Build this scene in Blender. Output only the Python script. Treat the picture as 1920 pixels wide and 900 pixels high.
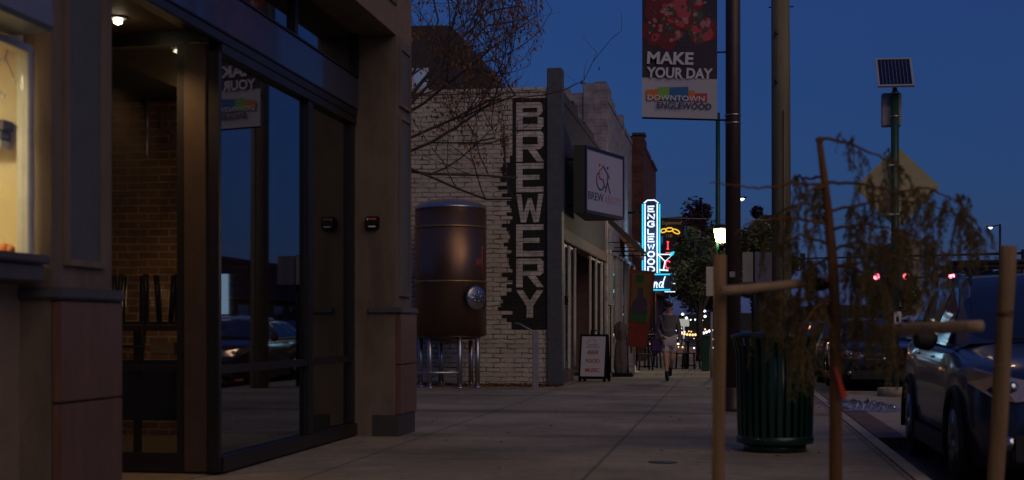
import bpy, bmesh, math, random
from mathutils import Vector, Matrix
random.seed(7)
R = math.radians
for o in list(bpy.data.objects): bpy.data.objects.remove(o)
SC = bpy.context.scene
COL = SC.collection

# ------------------------------------------------------------ camera, sky, light
FPX = 2600.0; HOR = 613.0; EYE = 1.2
YAW = math.atan(413 / FPX); SN, CS = math.sin(YAW), math.cos(YAW)
cam = bpy.data.cameras.new('camera'); co = bpy.data.objects.new('camera', cam); COL.objects.link(co)
co.location = (0, 0, EYE); co.rotation_euler = (R(90), 0, YAW)
cam.sensor_width = 36; cam.lens = 36 * FPX / 1920
cam.shift_y = (HOR - 450) / 1920
cam.clip_start = 0.05; cam.clip_end = 4000
cam.dof.use_dof = True; cam.dof.focus_distance = 29; cam.dof.aperture_fstop = 2.5
SC.camera = co
W = bpy.data.worlds.new('World'); SC.world = W; W.use_nodes = True
wn = W.node_tree; bg = wn.nodes['Background']
sky = wn.nodes.new('ShaderNodeTexSky'); sky.sky_type = 'NISHITA'; sky.sun_disc = False
sky.sun_elevation = R(3.0); sky.sun_rotation = R(135); sky.ozone_density = 6.0
sky.air_density = 1.0; sky.dust_density = 0.6
tint = wn.nodes.new('ShaderNodeMixRGB'); tint.blend_type = 'MIX'; tint.inputs[0].default_value = .32; tint.inputs[2].default_value = (.62, .95, 3.9, 1)   # deep even blue of late dusk
wn.links.new(sky.outputs[0], tint.inputs[1]); wn.links.new(tint.outputs[0], bg.inputs[0]); bg.inputs[1].default_value = 0.075
sun = bpy.data.lights.new('sun', 'SUN'); so = bpy.data.objects.new('sun', sun); COL.objects.link(so)
sun.energy = 0.52; sun.angle = R(50); sun.color = (1, .70, .38)
so.rotation_euler = (R(52), 0, R(40))
SC.view_settings.view_transform = 'Standard'; SC.view_settings.look = 'None'
SC.view_settings.exposure = 0; SC.view_settings.gamma = 1
SC.render.engine = 'CYCLES'
SC.cycles.max_bounces = 6; SC.cycles.transparent_max_bounces = 12
SC.cycles.caustics_reflective = False; SC.cycles.caustics_refractive = False
SC.cycles.sample_clamp_indirect = 2.0

def P(px, py, Y=None, X=None, Z=None, t=None):
    """real point on a given plane of the street that the photograph shows at a pixel"""
    a = (px - 960) / FPX; dx = -SN + a * CS; dy = CS + a * SN; dz = (HOR - py) / FPX
    if Y is not None: t = Y / dy
    elif X is not None: t = X / dx
    elif Z is not None: t = (Z - EYE) / dz
    return Vector((t * dx, t * dy, EYE + t * dz))

# ------------------------------------------------------------ materials
def mat(name, col, rough=.7, metal=0., var=.25, scale=6., bump=.0, bscale=None, emit=None, es=0., coat=0., col2=None, alpha=None, stretch=None):
    m = bpy.data.materials.new(name); m.use_nodes = True
    nt = m.node_tree; b = nt.nodes['Principled BSDF']
    b.inputs['Roughness'].default_value = rough; b.inputs['Metallic'].default_value = metal
    if coat: b.inputs['Coat Weight'].default_value = coat; b.inputs['Coat Roughness'].default_value = .05
    tc = nt.nodes.new('ShaderNodeTexCoord'); src = tc.outputs['Object']
    if stretch:
        mp = nt.nodes.new('ShaderNodeMapping'); mp.inputs['Scale'].default_value = stretch
        nt.links.new(src, mp.inputs[0]); src = mp.outputs[0]
    n = nt.nodes.new('ShaderNodeTexNoise'); n.inputs['Scale'].default_value = scale; n.inputs['Detail'].default_value = 6
    n.inputs['Roughness'].default_value = .65
    nt.links.new(src, n.inputs['Vector'])
    r = nt.nodes.new('ShaderNodeValToRGB'); c2 = col2 or tuple(c * (1 - var) for c in col); c1 = tuple(min(1, c * (1 + var * .6)) for c in col)
    r.color_ramp.elements[0].position = .32; r.color_ramp.elements[1].position = .68
    r.color_ramp.elements[0].color = (*c2, 1); r.color_ramp.elements[1].color = (*c1, 1)
    nt.links.new(n.outputs[0], r.inputs[0]); nt.links.new(r.outputs[0], b.inputs['Base Color'])
    if bump:
        n2 = nt.nodes.new('ShaderNodeTexNoise'); n2.inputs['Scale'].default_value = bscale or scale * 6; n2.inputs['Detail'].default_value = 4
        nt.links.new(src, n2.inputs['Vector'])
        bp = nt.nodes.new('ShaderNodeBump'); bp.inputs['Strength'].default_value = bump; bp.inputs['Distance'].default_value = .02
        nt.links.new(n2.outputs[0], bp.inputs['Height']); nt.links.new(bp.outputs[0], b.inputs['Normal'])
    if emit:
        b.inputs['Emission Color'].default_value = (*emit, 1); b.inputs['Emission Strength'].default_value = es
    return m

def brick_mat(name, c1, c2, mortar, axes='XZ', bw=.22, rh=.075, ms=.012, bump=.6, rough=.85, stain=None, patchy=False):
    m = bpy.data.materials.new(name); m.use_nodes = True
    nt = m.node_tree; b = nt.nodes['Principled BSDF']; b.inputs['Roughness'].default_value = rough
    tc = nt.nodes.new('ShaderNodeTexCoord'); sp = nt.nodes.new('ShaderNodeSeparateXYZ'); cb = nt.nodes.new('ShaderNodeCombineXYZ')
    nt.links.new(tc.outputs['Object'], sp.inputs[0])
    nt.links.new(sp.outputs[axes[0]], cb.inputs[0]); nt.links.new(sp.outputs[axes[1]], cb.inputs[1])
    wob = nt.nodes.new('ShaderNodeTexNoise'); wob.inputs['Scale'].default_value = 5; nt.links.new(cb.outputs[0], wob.inputs['Vector'])
    va = nt.nodes.new('ShaderNodeVectorMath'); va.operation = 'MULTIPLY_ADD'; va.inputs[1].default_value = (.05, .06, 0) if patchy else (.022, .022, 0)
    nt.links.new(wob.outputs['Color'], va.inputs[0]); nt.links.new(cb.outputs[0], va.inputs[2])
    bt = nt.nodes.new('ShaderNodeTexBrick'); nt.links.new(va.outputs[0], bt.inputs['Vector'])
    bt.inputs['Scale'].default_value = 1; bt.inputs['Brick Width'].default_value = bw; bt.inputs['Row Height'].default_value = rh
    bt.inputs['Mortar Size'].default_value = ms; bt.inputs['Mortar Smooth'].default_value = .35; bt.inputs['Bias'].default_value = -.1
    bt.inputs['Color1'].default_value = (*c1, 1); bt.inputs['Color2'].default_value = (*c2, 1); bt.inputs['Mortar'].default_value = (*mortar, 1)
    # patchy weathering of the joints and faces
    n = nt.nodes.new('ShaderNodeTexNoise'); n.inputs['Scale'].default_value = 3.2; n.inputs['Detail'].default_value = 8
    nt.links.new(cb.outputs[0], n.inputs['Vector'])
    rr = nt.nodes.new('ShaderNodeValToRGB'); rr.color_ramp.elements[0].position = .36; rr.color_ramp.elements[1].position = .6
    rr.color_ramp.elements[0].color = (*(stain or tuple(x * .62 for x in c1)), 1); rr.color_ramp.elements[1].color = (1, 1, 1, 1)
    if stain is None: rr.color_ramp.elements[0].color = (.80, .78, .75, 1) if patchy else (.62, .6, .58, 1)
    nt.links.new(n.outputs[0], rr.inputs[0])
    mx = nt.nodes.new('ShaderNodeMixRGB'); mx.blend_type = 'MULTIPLY'; mx.inputs[0].default_value = 1
    nj = nt.nodes.new('ShaderNodeTexNoise'); nj.inputs['Scale'].default_value = 4.5; nj.inputs['Detail'].default_value = 5; nt.links.new(cb.outputs[0], nj.inputs['Vector'])
    rj = nt.nodes.new('ShaderNodeValToRGB'); rj.color_ramp.elements[0].position = .40; rj.color_ramp.elements[1].position = .62; nt.links.new(nj.outputs[0], rj.inputs[0])
    mj = nt.nodes.new('ShaderNodeMath'); mj.operation = 'MULTIPLY'; nt.links.new(bt.outputs['Fac'], mj.inputs[0]); nt.links.new(rj.outputs[0], mj.inputs[1])
    mc = nt.nodes.new('ShaderNodeMixRGB'); mc.inputs[2].default_value = (*mortar, 1); nt.links.new(mj.outputs[0], mc.inputs[0]); nt.links.new(bt.outputs['Color'], mc.inputs[1])
    if patchy: bt.inputs['Mortar'].default_value = (*c2, 1)
    nt.links.new((mc if patchy else bt).outputs[0], mx.inputs[1]); nt.links.new(rr.outputs[0], mx.inputs[2]); nt.links.new(mx.outputs[0], b.inputs['Base Color'])
    inv = nt.nodes.new('ShaderNodeMath'); inv.operation = 'SUBTRACT'; inv.inputs[0].default_value = 1; nt.links.new(bt.outputs['Fac'], inv.inputs[1])
    n3 = nt.nodes.new('ShaderNodeTexNoise'); n3.inputs['Scale'].default_value = 26; nt.links.new(cb.outputs[0], n3.inputs['Vector'])
    ad = nt.nodes.new('ShaderNodeMath'); ad.operation = 'MULTIPLY_ADD'; ad.inputs[1].default_value = .7
    nt.links.new(n3.outputs[0], ad.inputs[0]); nt.links.new(inv.outputs[0], ad.inputs[2])
    bp = nt.nodes.new('ShaderNodeBump'); bp.inputs['Strength'].default_value = bump; bp.inputs['Distance'].default_value = .015
    nt.links.new(ad.outputs[0], bp.inputs['Height']); nt.links.new(bp.outputs[0], b.inputs['Normal'])
    return m

def glass_mat(name, ior=1.5, tint=(.8, .85, .85), rough=.02):
    m = bpy.data.materials.new(name); m.use_nodes = True; nt = m.node_tree
    nt.nodes.remove(nt.nodes['Principled BSDF']); out = nt.nodes['Material Output']
    t = nt.nodes.new('ShaderNodeBsdfTransparent'); t.inputs[0].default_value = (*tint, 1)
    g = nt.nodes.new('ShaderNodeBsdfGlossy'); g.inputs['Roughness'].default_value = rough; g.inputs[0].default_value = (.9, .95, 1, 1)
    ge = nt.nodes.new('ShaderNodeNewGeometry'); dt = nt.nodes.new('ShaderNodeVectorMath'); dt.operation = 'DOT_PRODUCT'
    nt.links.new(ge.outputs['Normal'], dt.inputs[0]); nt.links.new(ge.outputs['Incoming'], dt.inputs[1])
    def mth(op, a_, b_=None):
        q = nt.nodes.new('ShaderNodeMath'); q.operation = op
        for i_, v_ in enumerate((a_, b_)):
            if v_ is None: continue
            if isinstance(v_, (int, float)): q.inputs[i_].default_value = v_
            else: nt.links.new(v_, q.inputs[i_])
        return q.outputs[0]
    r0 = ((ior - 1) / (ior + 1)) ** 2
    f5 = mth('POWER', mth('SUBTRACT', 1.0, mth('ABSOLUTE', dt.outputs['Value'])), 5)     # Schlick, the same from both sides of the pane
    fres = mth('ADD', mth('MULTIPLY', f5, 1 - r0), r0)
    tc = nt.nodes.new('ShaderNodeTexCoord'); n = nt.nodes.new('ShaderNodeTexNoise'); n.inputs['Scale'].default_value = .9
    nt.links.new(tc.outputs['Object'], n.inputs['Vector'])
    bp = nt.nodes.new('ShaderNodeBump'); bp.inputs['Strength'].default_value = .04; bp.inputs['Distance'].default_value = .006
    nt.links.new(n.outputs[0], bp.inputs['Height']); nt.links.new(bp.outputs[0], g.inputs['Normal'])
    mx = nt.nodes.new('ShaderNodeMixShader'); nt.links.new(fres, mx.inputs[0])
    nt.links.new(t.outputs[0], mx.inputs[1]); nt.links.new(g.outputs[0], mx.inputs[2]); nt.links.new(mx.outputs[0], out.inputs[0])
    return m

def emat(name, col, s):
    m = mat(name, tuple(c * .5 for c in col), .4, emit=col, es=s); return m

def concrete_mat(name, base, jx, jy_shade):
    """paving concrete: mottled, stained, with scored joints and painted shadow bands at the given x and y lines"""
    m = bpy.data.materials.new(name); m.use_nodes = True; nt = m.node_tree; b = nt.nodes['Principled BSDF']
    tc = nt.nodes.new('ShaderNodeTexCoord'); L = nt.links
    def noise(s, d=6):
        n = nt.nodes.new('ShaderNodeTexNoise'); n.inputs['Scale'].default_value = s; n.inputs['Detail'].default_value = d
        n.inputs['Roughness'].default_value = .62; L.new(tc.outputs['Object'], n.inputs['Vector']); return n
    def ramp(n, p0, p1, c0, c1):
        r = nt.nodes.new('ShaderNodeValToRGB'); r.color_ramp.elements[0].position = p0; r.color_ramp.elements[1].position = p1
        r.color_ramp.elements[0].color = (*c0, 1); r.color_ramp.elements[1].color = (*c1, 1); L.new(n, r.inputs[0]); return r
    def mul(a, c):
        x = nt.nodes.new('ShaderNodeMixRGB'); x.blend_type = 'MULTIPLY'; x.inputs[0].default_value = 1
        L.new(a, x.inputs[1]); L.new(c, x.inputs[2]); return x.outputs[0]
    c = ramp(noise(.55).outputs[0], .35, .65, tuple(x * .6 for x in base), tuple(x * 1.18 for x in base)).outputs[0]
    c = mul(c, ramp(noise(9).outputs[0], .3, .7, (.78, .78, .78), (1.1, 1.1, 1.1)).outputs[0])
    c = mul(c, ramp(noise(60, 2).outputs[0], .3, .7, (.86, .86, .86), (1.08, 1.08, 1.08)).outputs[0])
    v = nt.nodes.new('ShaderNodeTexVoronoi'); v.inputs['Scale'].default_value = 2.1; L.new(tc.outputs['Object'], v.inputs['Vector'])
    c = mul(c, ramp(v.outputs['Distance'], .03, .06, (.45, .42, .4), (1, 1, 1)).outputs[0])   # gum spots
    sp = nt.nodes.new('ShaderNodeSeparateXYZ')
    wv = nt.nodes.new('ShaderNodeVectorMath'); wv.operation = 'MULTIPLY_ADD'; wv.inputs[1].default_value = (.03, .03, 0)
    L.new(noise(3).outputs['Color'], wv.inputs[0]); L.new(tc.outputs['Object'], wv.inputs[2]); L.new(wv.outputs[0], sp.inputs[0])
    for ax, lst in (('X', jx), ('Y', jy_shade)):
        for p, w, dk in lst:
            s = nt.nodes.new('ShaderNodeMath'); s.operation = 'SUBTRACT'; s.inputs[1].default_value = p + .015; L.new(sp.outputs[ax], s.inputs[0])
            a = nt.nodes.new('ShaderNodeMath'); a.operation = 'ABSOLUTE'; L.new(s.outputs[0], a.inputs[0])
            d = nt.nodes.new('ShaderNodeMath'); d.operation = 'DIVIDE'; d.inputs[1].default_value = w; d.use_clamp = True; L.new(a.outputs[0], d.inputs[0])
            c = mul(c, ramp(d.outputs[0], .45, .8, (dk, dk, dk), (1, 1, 1)).outputs[0])
    L.new(c, b.inputs['Base Color']); b.inputs['Roughness'].default_value = .88
    bp = nt.nodes.new('ShaderNodeBump'); bp.inputs['Strength'].default_value = .25; bp.inputs['Distance'].default_value = .01
    L.new(noise(35, 4).outputs[0], bp.inputs['Height']); L.new(bp.outputs[0], b.inputs['Normal'])
    return m

M = {}
M['walk'] = concrete_mat('sidewalk_concrete', (.325, .285, .205), [(-1.16, .03, .55), (1.36, .03, .6), (-3.35, .03, .6)],
    [(y, .03, .58) for y in (8.0, 12.4, 14.9, 19.3, 23.8, 28.2, 32.7, 37.2, 41.7, 46.2, 50.7)] + [(19.45, .5, .6), (24.0, .35, .72), (15.15, .3, .75)])  # last three wide bands paint building shadow across the paving
M['curb'] = mat('curb_concrete', (.36, .31, .23), .85, var=.25, scale=5, bump=.2)
M['slab'] = mat('pale_slab', (.34, .29, .22), .85, var=.25, scale=3, bump=.2)
M['paver'] = brick_mat('brown_pavers', (.2, .12, .09), (.15, .09, .075), (.08, .06, .05), 'XY', .2, .1, .008, .3)
M['asphalt'] = mat('asphalt', (.05, .05, .052), .8, var=.35, scale=1.4, bump=.4, bscale=70)
M['ground'] = mat('earth', (.06, .05, .035), .95, scale=.3)
M['line'] = mat('road_paint', (.6, .58, .52), .6, var=.4, scale=8)
M['stucco'] = mat('brown_stucco', (.17, .13, .105), .9, var=.34, scale=3.5, stretch=(1, 1, .3), bump=.25, bscale=160)
M['stucco_light'] = mat('beam_stucco', (.235, .17, .12), .9, var=.16, scale=5, bump=.2, bscale=140)
M['inset'] = mat('grey_inset', (.10, .105, .115), .7, var=.12)
M['granite'] = mat('red_granite', (.15, .078, .062), .45, var=.22, scale=30, stretch=(1, 1, .12), bump=.06)
M['cap'] = mat('slate_cap', (.075, .07, .09), .55, var=.2)
M['plinth'] = mat('dark_plinth', (.05, .045, .05), .7)
M['frame'] = mat('dark_bronze_frame', (.022, .02, .022), .38, .3, var=.2)
M['frame_brown'] = mat('brown_frame', (.075, .048, .032), .42, .15, var=.15)
M['fascia'] = mat('glossy_fascia', (.045, .06, .12), .3, .3, var=.15, coat=.6)
M['soffit'] = mat('brown_soffit', (.13, .08, .045), .7)
M['glass'] = glass_mat('window_glass', 1.6, (.84, .87, .87))
M['glass_tint'] = glass_mat('tinted_shop_glass', 2.8, (.38, .40, .42))
M['glass_clear'] = glass_mat('display_glass', 1.45, (.93, .93, .9))
M['cream'] = mat('cream_wall', (.72, .6, .36), .8, var=.08, scale=3)
M['white_frame'] = mat('white_frame', (.6, .58, .55), .5, var=.15)
M['steel_blue'] = mat('blue_grey_hood', (.15, .18, .25), .4, .3, var=.12)
M['brick_in'] = brick_mat('interior_brick', (.26, .12, .055), (.17, .075, .035), (.36, .28, .18), 'XZ', .24, .085, .012)
M['brick_white'] = brick_mat('painted_brick', (.60, .55, .49), (.52, .47, .42), (.12, .10, .085), 'XZ', .30, .098, .013, 1.0, patchy=True)
M['brick_black'] = brick_mat('black_painted_brick', (.018, .016, .018), (.013, .012, .014), (.008, .007, .008), 'XZ', .26, .078, .008, .8, .75)
M['letter_paint'] = brick_mat('letter_paint', (.70, .66, .64), (.58, .54, .53), (.22, .2, .2), 'XZ', .26, .078, .006, .6)
M['brick_red'] = brick_mat('red_brick', (.15, .05, .04), (.10, .035, .03), (.08, .05, .045), 'XZ', .22, .08, .01)
M['brick_red_side'] = brick_mat('red_brick_side', (.15, .05, .04), (.10, .035, .03), (.08, .05, .045), 'YZ', .22, .08, .01)
M['pale'] = brick_mat('pale_block', (.35, .32, .36), (.31, .285, .33), (.2, .18, .2), 'XZ', .4, .2, .008, .3)
M['pale_y'] = brick_mat('pale_block_front', (.35, .32, .36), (.31, .285, .33), (.2, .18, .2), 'YZ', .4, .2, .008, .3)
M['slate'] = mat('slate_pilaster', (.085, .09, .115), .6, var=.2, scale=6, bump=.15)
M['dark_paint'] = mat('dark_facade', (.05, .042, .045), .75, var=.2, scale=2, bump=.1)
M['header'] = mat('header_beam', (.15, .095, .095), .7, var=.2)
M['dark'] = mat('matte_black', (.014, .014, .016), .55, var=.2)
M['black_metal'] = mat('black_metal', (.012, .012, .014), .35, .4, var=.2)
M['wood_dark'] = mat('dark_wood', (.035, .024, .018), .5, var=.3, stretch=(1, 1, .2))
M['floor_in'] = mat('tan_floor', (.3, .22, .14), .5, var=.2, scale=3)
M['tank'] = mat('bronze_tank_wrap', (.20, .12, .085), .36, .75, var=.12, scale=2, stretch=(1, 1, .15))
M['steel'] = mat('brushed_steel', (.42, .42, .46), .28, .9, var=.1)
M['brass'] = mat('brass_band', (.4, .29, .13), .4, .7)
M['galv'] = mat('galvanised', (.34, .34, .36), .5, .4, var=.15)
M['pole_brown'] = mat('lamp_post_paint', (.055, .038, .032), .45, .2, var=.15)
M['pole_green'] = mat('green_paint', (.012, .06, .035), .4, .1, var=.2)
M['can_green'] = mat('trash_can_green', (.004, .034, .025), .38, .1, var=.2, coat=.3)
M['pole_wood'] = mat('utility_pole_wood', (.20, .18, .12), .85, var=.35, scale=9, stretch=(1, 1, .06), bump=.4)
M['stake'] = mat('stake_wood', (.30, .185, .085), .8, var=.35, scale=14, stretch=(1, 1, .08), bump=.4)
M['stake_end'] = mat('pale_rail_wood', (.40, .27, .17), .8, var=.25, scale=14, stretch=(.1, 1, 1), bump=.3)
M['bark_young'] = mat('young_bark', (.17, .075, .025), .85, var=.35, scale=20, stretch=(1, 1, .2), bump=.5)
M['needles'] = mat('weeping_foliage', (.20, .16, .06), .8, var=.4, scale=7)
_n = M['needles'].node_tree; _t = _n.nodes.new('ShaderNodeBsdfTranslucent'); _t.inputs[0].default_value = (.2, .17, .06, 1); _m = _n.nodes.new('ShaderNodeMixShader'); _m.inputs[0].default_value = .4
_n.links.new(_n.nodes['Principled BSDF'].outputs[0], _m.inputs[1]); _n.links.new(_t.outputs[0], _m.inputs[2]); _n.links.new(_m.outputs[0], _n.nodes['Material Output'].inputs[0])
M['bark'] = mat('grey_bark', (.10, .075, .065), .9, var=.3, scale=10, bump=.4)
M['dry_leaf'] = mat('dry_leaves', (.22, .09, .03), .8, var=.4, scale=3)
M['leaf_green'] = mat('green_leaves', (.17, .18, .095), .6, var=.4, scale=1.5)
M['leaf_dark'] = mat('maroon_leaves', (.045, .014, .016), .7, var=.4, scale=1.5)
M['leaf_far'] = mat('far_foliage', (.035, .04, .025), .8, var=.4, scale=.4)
M['banner_white'] = mat('banner_white', (.55, .55, .66), .6, var=.06, scale=3)
M['banner_dark'] = mat('banner_navy', (.045, .03, .06), .6, var=.1)
M['letter_white'] = mat('white_letters', (.72, .72, .80), .6, var=.05)
M['letter_navy'] = mat('navy_letters', (.03, .04, .12), .6, var=.05)
M['letter_red'] = mat('red_letters', (.45, .07, .06), .6, var=.05)
M['orange'] = mat('orange_print', (.7, .22, .06), .6, var=.05)
M['green_print'] = mat('green_print', (.22, .5, .1), .6, var=.05)
M['blue_print'] = mat('blue_print', (.04, .16, .42), .6, var=.05)
M['red_print'] = mat('red_print', (.5, .06, .08), .6, var=.05)
M['sign_face'] = mat('sign_face', (.5, .5, .66), .55, var=.05)
M['sign_navy'] = mat('sign_navy_trim', (.02, .025, .07), .5)
M['yellow_back'] = mat('sign_back_aluminium', (.42, .38, .23), .55, .15, var=.12)
M['solar'] = mat('solar_cells', (.01, .012, .035), .12, .2, var=.2, coat=.5)
M['alu'] = mat('aluminium', (.5, .5, .5), .4, .5, var=.1)
M['cab_grey'] = mat('cabinet_grey', (.30, .29, .32), .6, var=.12)
M['cab_cream'] = mat('cabinet_cream', (.42, .40, .34), .6, var=.12)
M['car_blue'] = mat('dark_blue_car_paint', (.010, .022, .075), .33, .0, var=.05, coat=.5)
M['car_black'] = mat('black_car_paint', (.01, .01, .014), .3, .2, var=.05, coat=1)
M['car_white'] = mat('white_car_paint', (.4, .4, .42), .3, 0, var=.05, coat=1)
M['car_glass'] = mat('car_glass', (.006, .007, .009), .04, 0, var=.0, coat=1)
M['trim'] = mat('black_plastic_trim', (.014, .014, .014), .65)
M['tyre'] = mat('tyre_rubber', (.012, .012, .012), .85)
M['rim'] = mat('wheel_alloy', (.2, .2, .21), .35, .8)
M['lens'] = mat('headlamp_lens', (.7, .55, .45), .15, .5, coat=1)
M['chrome'] = mat('chrome', (.6, .6, .6), .12, 1)
M['flag_red'] = mat('red_fabric', (.17, .022, .012), .8, var=.2)
M['flag_yellow'] = mat('yellow_fabric', (.13, .085, .022), .8, var=.2)
M['flag_green'] = mat('green_fabric', (.02, .075, .03), .8, var=.2)
M['flag_purple'] = mat('purple_print', (.045, .03, .07), .8, var=.2)
M['cover'] = mat('grey_cover_cloth', (.115, .1, .1), .85, var=.3, scale=8, bump=.5, bscale=14)
M['skin'] = mat('skin', (.55, .32, .22), .6, var=.08)
M['sweater'] = mat('grey_sweater', (.14, .13, .15), .9, var=.15, bump=.2)
M['shorts'] = mat('light_shorts', (.55, .5, .52), .85, var=.1, bump=.2)
M['hair'] = mat('dark_hair', (.02, .015, .012), .8)
M['purple'] = mat('purple_bag_cloth', (.07, .03, .14), .8)
M['neon_white'] = emat('neon_white', (.62, .78, 1.0), 1.7)
M['neon_cyan'] = emat('neon_cyan', (.02, .55, .80), 1.35)
M['neon_red'] = emat('neon_red', (1.0, .06, .09), 1.9)
M['neon_yellow'] = emat('neon_yellow', (1.0, .55, .05), 1.2)
M['neon_dim'] = emat('dim_neon', (.35, .18, .09), .25)
M['lamp_glow'] = emat('lamp_glow', (1.0, .78, .33), 2.7)
_n = M['lamp_glow'].node_tree; _t = _n.nodes.new('ShaderNodeBsdfTransparent'); _m = _n.nodes.new('ShaderNodeMixShader'); _m.inputs[0].default_value = .5   # milky glass lets the lamp inside shine out
_n.links.new(_n.nodes['Principled BSDF'].outputs[0], _m.inputs[1]); _n.links.new(_t.outputs[0], _m.inputs[2]); _n.links.new(_m.outputs[0], _n.nodes['Material Output'].inputs[0])
M['bulb_warm'] = emat('bulb_warm', (1.0, .55, .22), 2.2)
M['bulb_white'] = emat('bulb_white', (.85, .9, 1.0), 3.0)
M['red_light'] = emat('red_light', (1.0, .10, .15), 20.0)
M['head_light'] = emat('head_light', (1.0, .85, .55), 9.0)
M['lit_window'] = emat('lit_window', (.8, .5, .2), .35)
M['lit_blue'] = emat('lit_blue_sign', (.4, .6, .8), .8)
M['lit_yellow'] = emat('lit_yellow_sign', (.9, .8, .3), .8)
M['bluebag'] = mat('crumpled_plastic', (.2, .22, .28), .3, var=.4, scale=12, bump=.8)

# ------------------------------------------------------------ mesh builder
class MB:
    def __init__(s): s.v = []; s.f = []; s.sm = []
    def add(s, vs, fs, smooth=False):
        n = len(s.v); s.v += [Vector(v) for v in vs]; s.f += [tuple(i + n for i in f) for f in fs]; s.sm += [smooth] * len(fs); return s
    def box(s, x0, x1, y0, y1, z0, z1):
        x0, x1 = sorted((x0, x1)); y0, y1 = sorted((y0, y1)); z0, z1 = sorted((z0, z1))
        return s.add([(x0, y0, z0), (x1, y0, z0), (x1, y1, z0), (x0, y1, z0), (x0, y0, z1), (x1, y0, z1), (x1, y1, z1), (x0, y1, z1)],
            [(0, 3, 2, 1), (4, 5, 6, 7), (0, 1, 5, 4), (1, 2, 6, 5), (2, 3, 7, 6), (3, 0, 4, 7)])
    def bbox(s, x0, x1, y0, y1, z0, z1, b=.01):
        """bevelled box"""
        bm = bmesh.new(); bmesh.ops.create_cube(bm, size=1)
        for v in bm.verts: v.co = Vector(((x0 + x1) / 2 + v.co.x * abs(x1 - x0), (y0 + y1) / 2 + v.co.y * abs(y1 - y0), (z0 + z1) / 2 + v.co.z * abs(z1 - z0)))
        bmesh.ops.bevel(bm, geom=bm.edges[:], offset=b, segments=2, affect='EDGES'); s.frombm(bm); return s
    def frombm(s, bm, mtx=None, smooth=False):
        bm.verts.index_update(); vs = [(mtx @ v.co) if mtx else v.co.copy() for v in bm.verts]
        s.add(vs, [[v.index for v in f.verts] for f in bm.faces], smooth); bm.free(); return s
    def frommesh(s, me, mtx=None, smooth=False):
        s.add([(mtx @ v.co) if mtx else v.co.copy() for v in me.vertices], [tuple(p.vertices) for p in me.polygons], smooth); return s
    def tube(s, pts, r, n=8, caps=True, closed=False):
        pts = [Vector(p) for p in pts]; m = len(pts)
        rs = r if isinstance(r, (list, tuple)) else [r] * m
        base = len(s.v); up = None; vs = []; fs = []
        for i, p in enumerate(pts):
            if closed: d = pts[(i + 1) % m] - pts[i - 1]
            elif i == 0: d = pts[1] - pts[0]
            elif i == m - 1: d = pts[-1] - pts[-2]
            else: d = pts[i + 1] - pts[i - 1]
            if d.length < 1e-9: d = Vector((0, 0, 1))
            d.normalize()
            if up is None: up = Vector((0, 0, 1)) if abs(d.z) < .9 else Vector((1, 0, 0))
            a = d.cross(up)
            if a.length < 1e-5: a = d.orthogonal()
            a.normalize(); b = a.cross(d).normalized(); up = b
            for k in range(n):
                an = 2 * math.pi * k / n; vs.append(p + (a * math.cos(an) + b * math.sin(an)) * rs[i])
        for i in range(m if closed else m - 1):
            j = (i + 1) % m
            for k in range(n): fs.append((i * n + k, i * n + (k + 1) % n, j * n + (k + 1) % n, j * n + k))
        if caps and not closed:
            fs.append(tuple(range(n))[::-1]); fs.append(tuple((m - 1) * n + k for k in range(n)))
        return s.add(vs, fs, True if n > 5 else False)
    def cyl(s, x, y, z0, z1, r0, r1=None, n=24):
        return s.tube([(x, y, z0), (x, y, z1)], [r0, r1 if r1 is not None else r0], n)
    def lathe(s, prof, c=(0, 0, 0), n=32, mtx=None):
        vs = []; fs = []; m = len(prof)
        for r, z in prof:
            for k in range(n):
                a = 2 * math.pi * k / n; v = Vector((c[0] + r * math.cos(a), c[1] + r * math.sin(a), c[2] + z)); vs.append(mtx @ v if mtx else v)
        for i in range(m - 1):
            for k in range(n): fs.append((i * n + k, i * n + (k + 1) % n, (i + 1) * n + (k + 1) % n, (i + 1) * n + k))
        fs.append(tuple(range(n))[::-1]); fs.append(tuple((m - 1) * n + k for k in range(n)))
        return s.add(vs, fs, True)
    def prism(s, poly, d, o=(0, 0, 0), u=(1, 0, 0), v=(0, 0, 1)):
        """polygon in the u,v plane at o, given the thickness vector d"""
        o, u, v, d = Vector(o), Vector(u), Vector(v), Vector(d); n = len(poly)
        a = [o + u * p[0] + v * p[1] for p in poly]; b = [p + d for p in a]
        return s.add(a + b, [tuple(range(n))[::-1], tuple(range(n, 2 * n))] + [(i, (i + 1) % n, n + (i + 1) % n, n + i) for i in range(n)])
    def text(s, t, size, mtx, extrude=.003, offset=0., ax='CENTER', sx=1., shear=0., fit=None):
        cu = bpy.data.curves.new('t', 'FONT'); cu.body = t; cu.size = size; cu.extrude = extrude; cu.offset = offset
        cu.align_x = ax; cu.resolution_u = 3; cu.shear = shear
        ob = bpy.data.objects.new('t', cu); COL.objects.link(ob)
        dg = bpy.context.evaluated_depsgraph_get(); me = bpy.data.meshes.new_from_object(ob.evaluated_get(dg))
        if fit:
            xs_ = [v.co.x for v in me.vertices]; zs_ = [v.co.y for v in me.vertices]; kx = fit[0] / (max(xs_) - min(xs_)); kz = fit[1] / (max(zs_) - min(zs_))
            for v in me.vertices: v.co.x = (v.co.x - min(xs_)) * kx; v.co.y = (v.co.y - min(zs_)) * kz
        s.frommesh(me, mtx @ Matrix.Diagonal((sx, 1, 1, 1))); bpy.data.objects.remove(ob); bpy.data.curves.remove(cu); bpy.data.meshes.remove(me)
        return s

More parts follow.
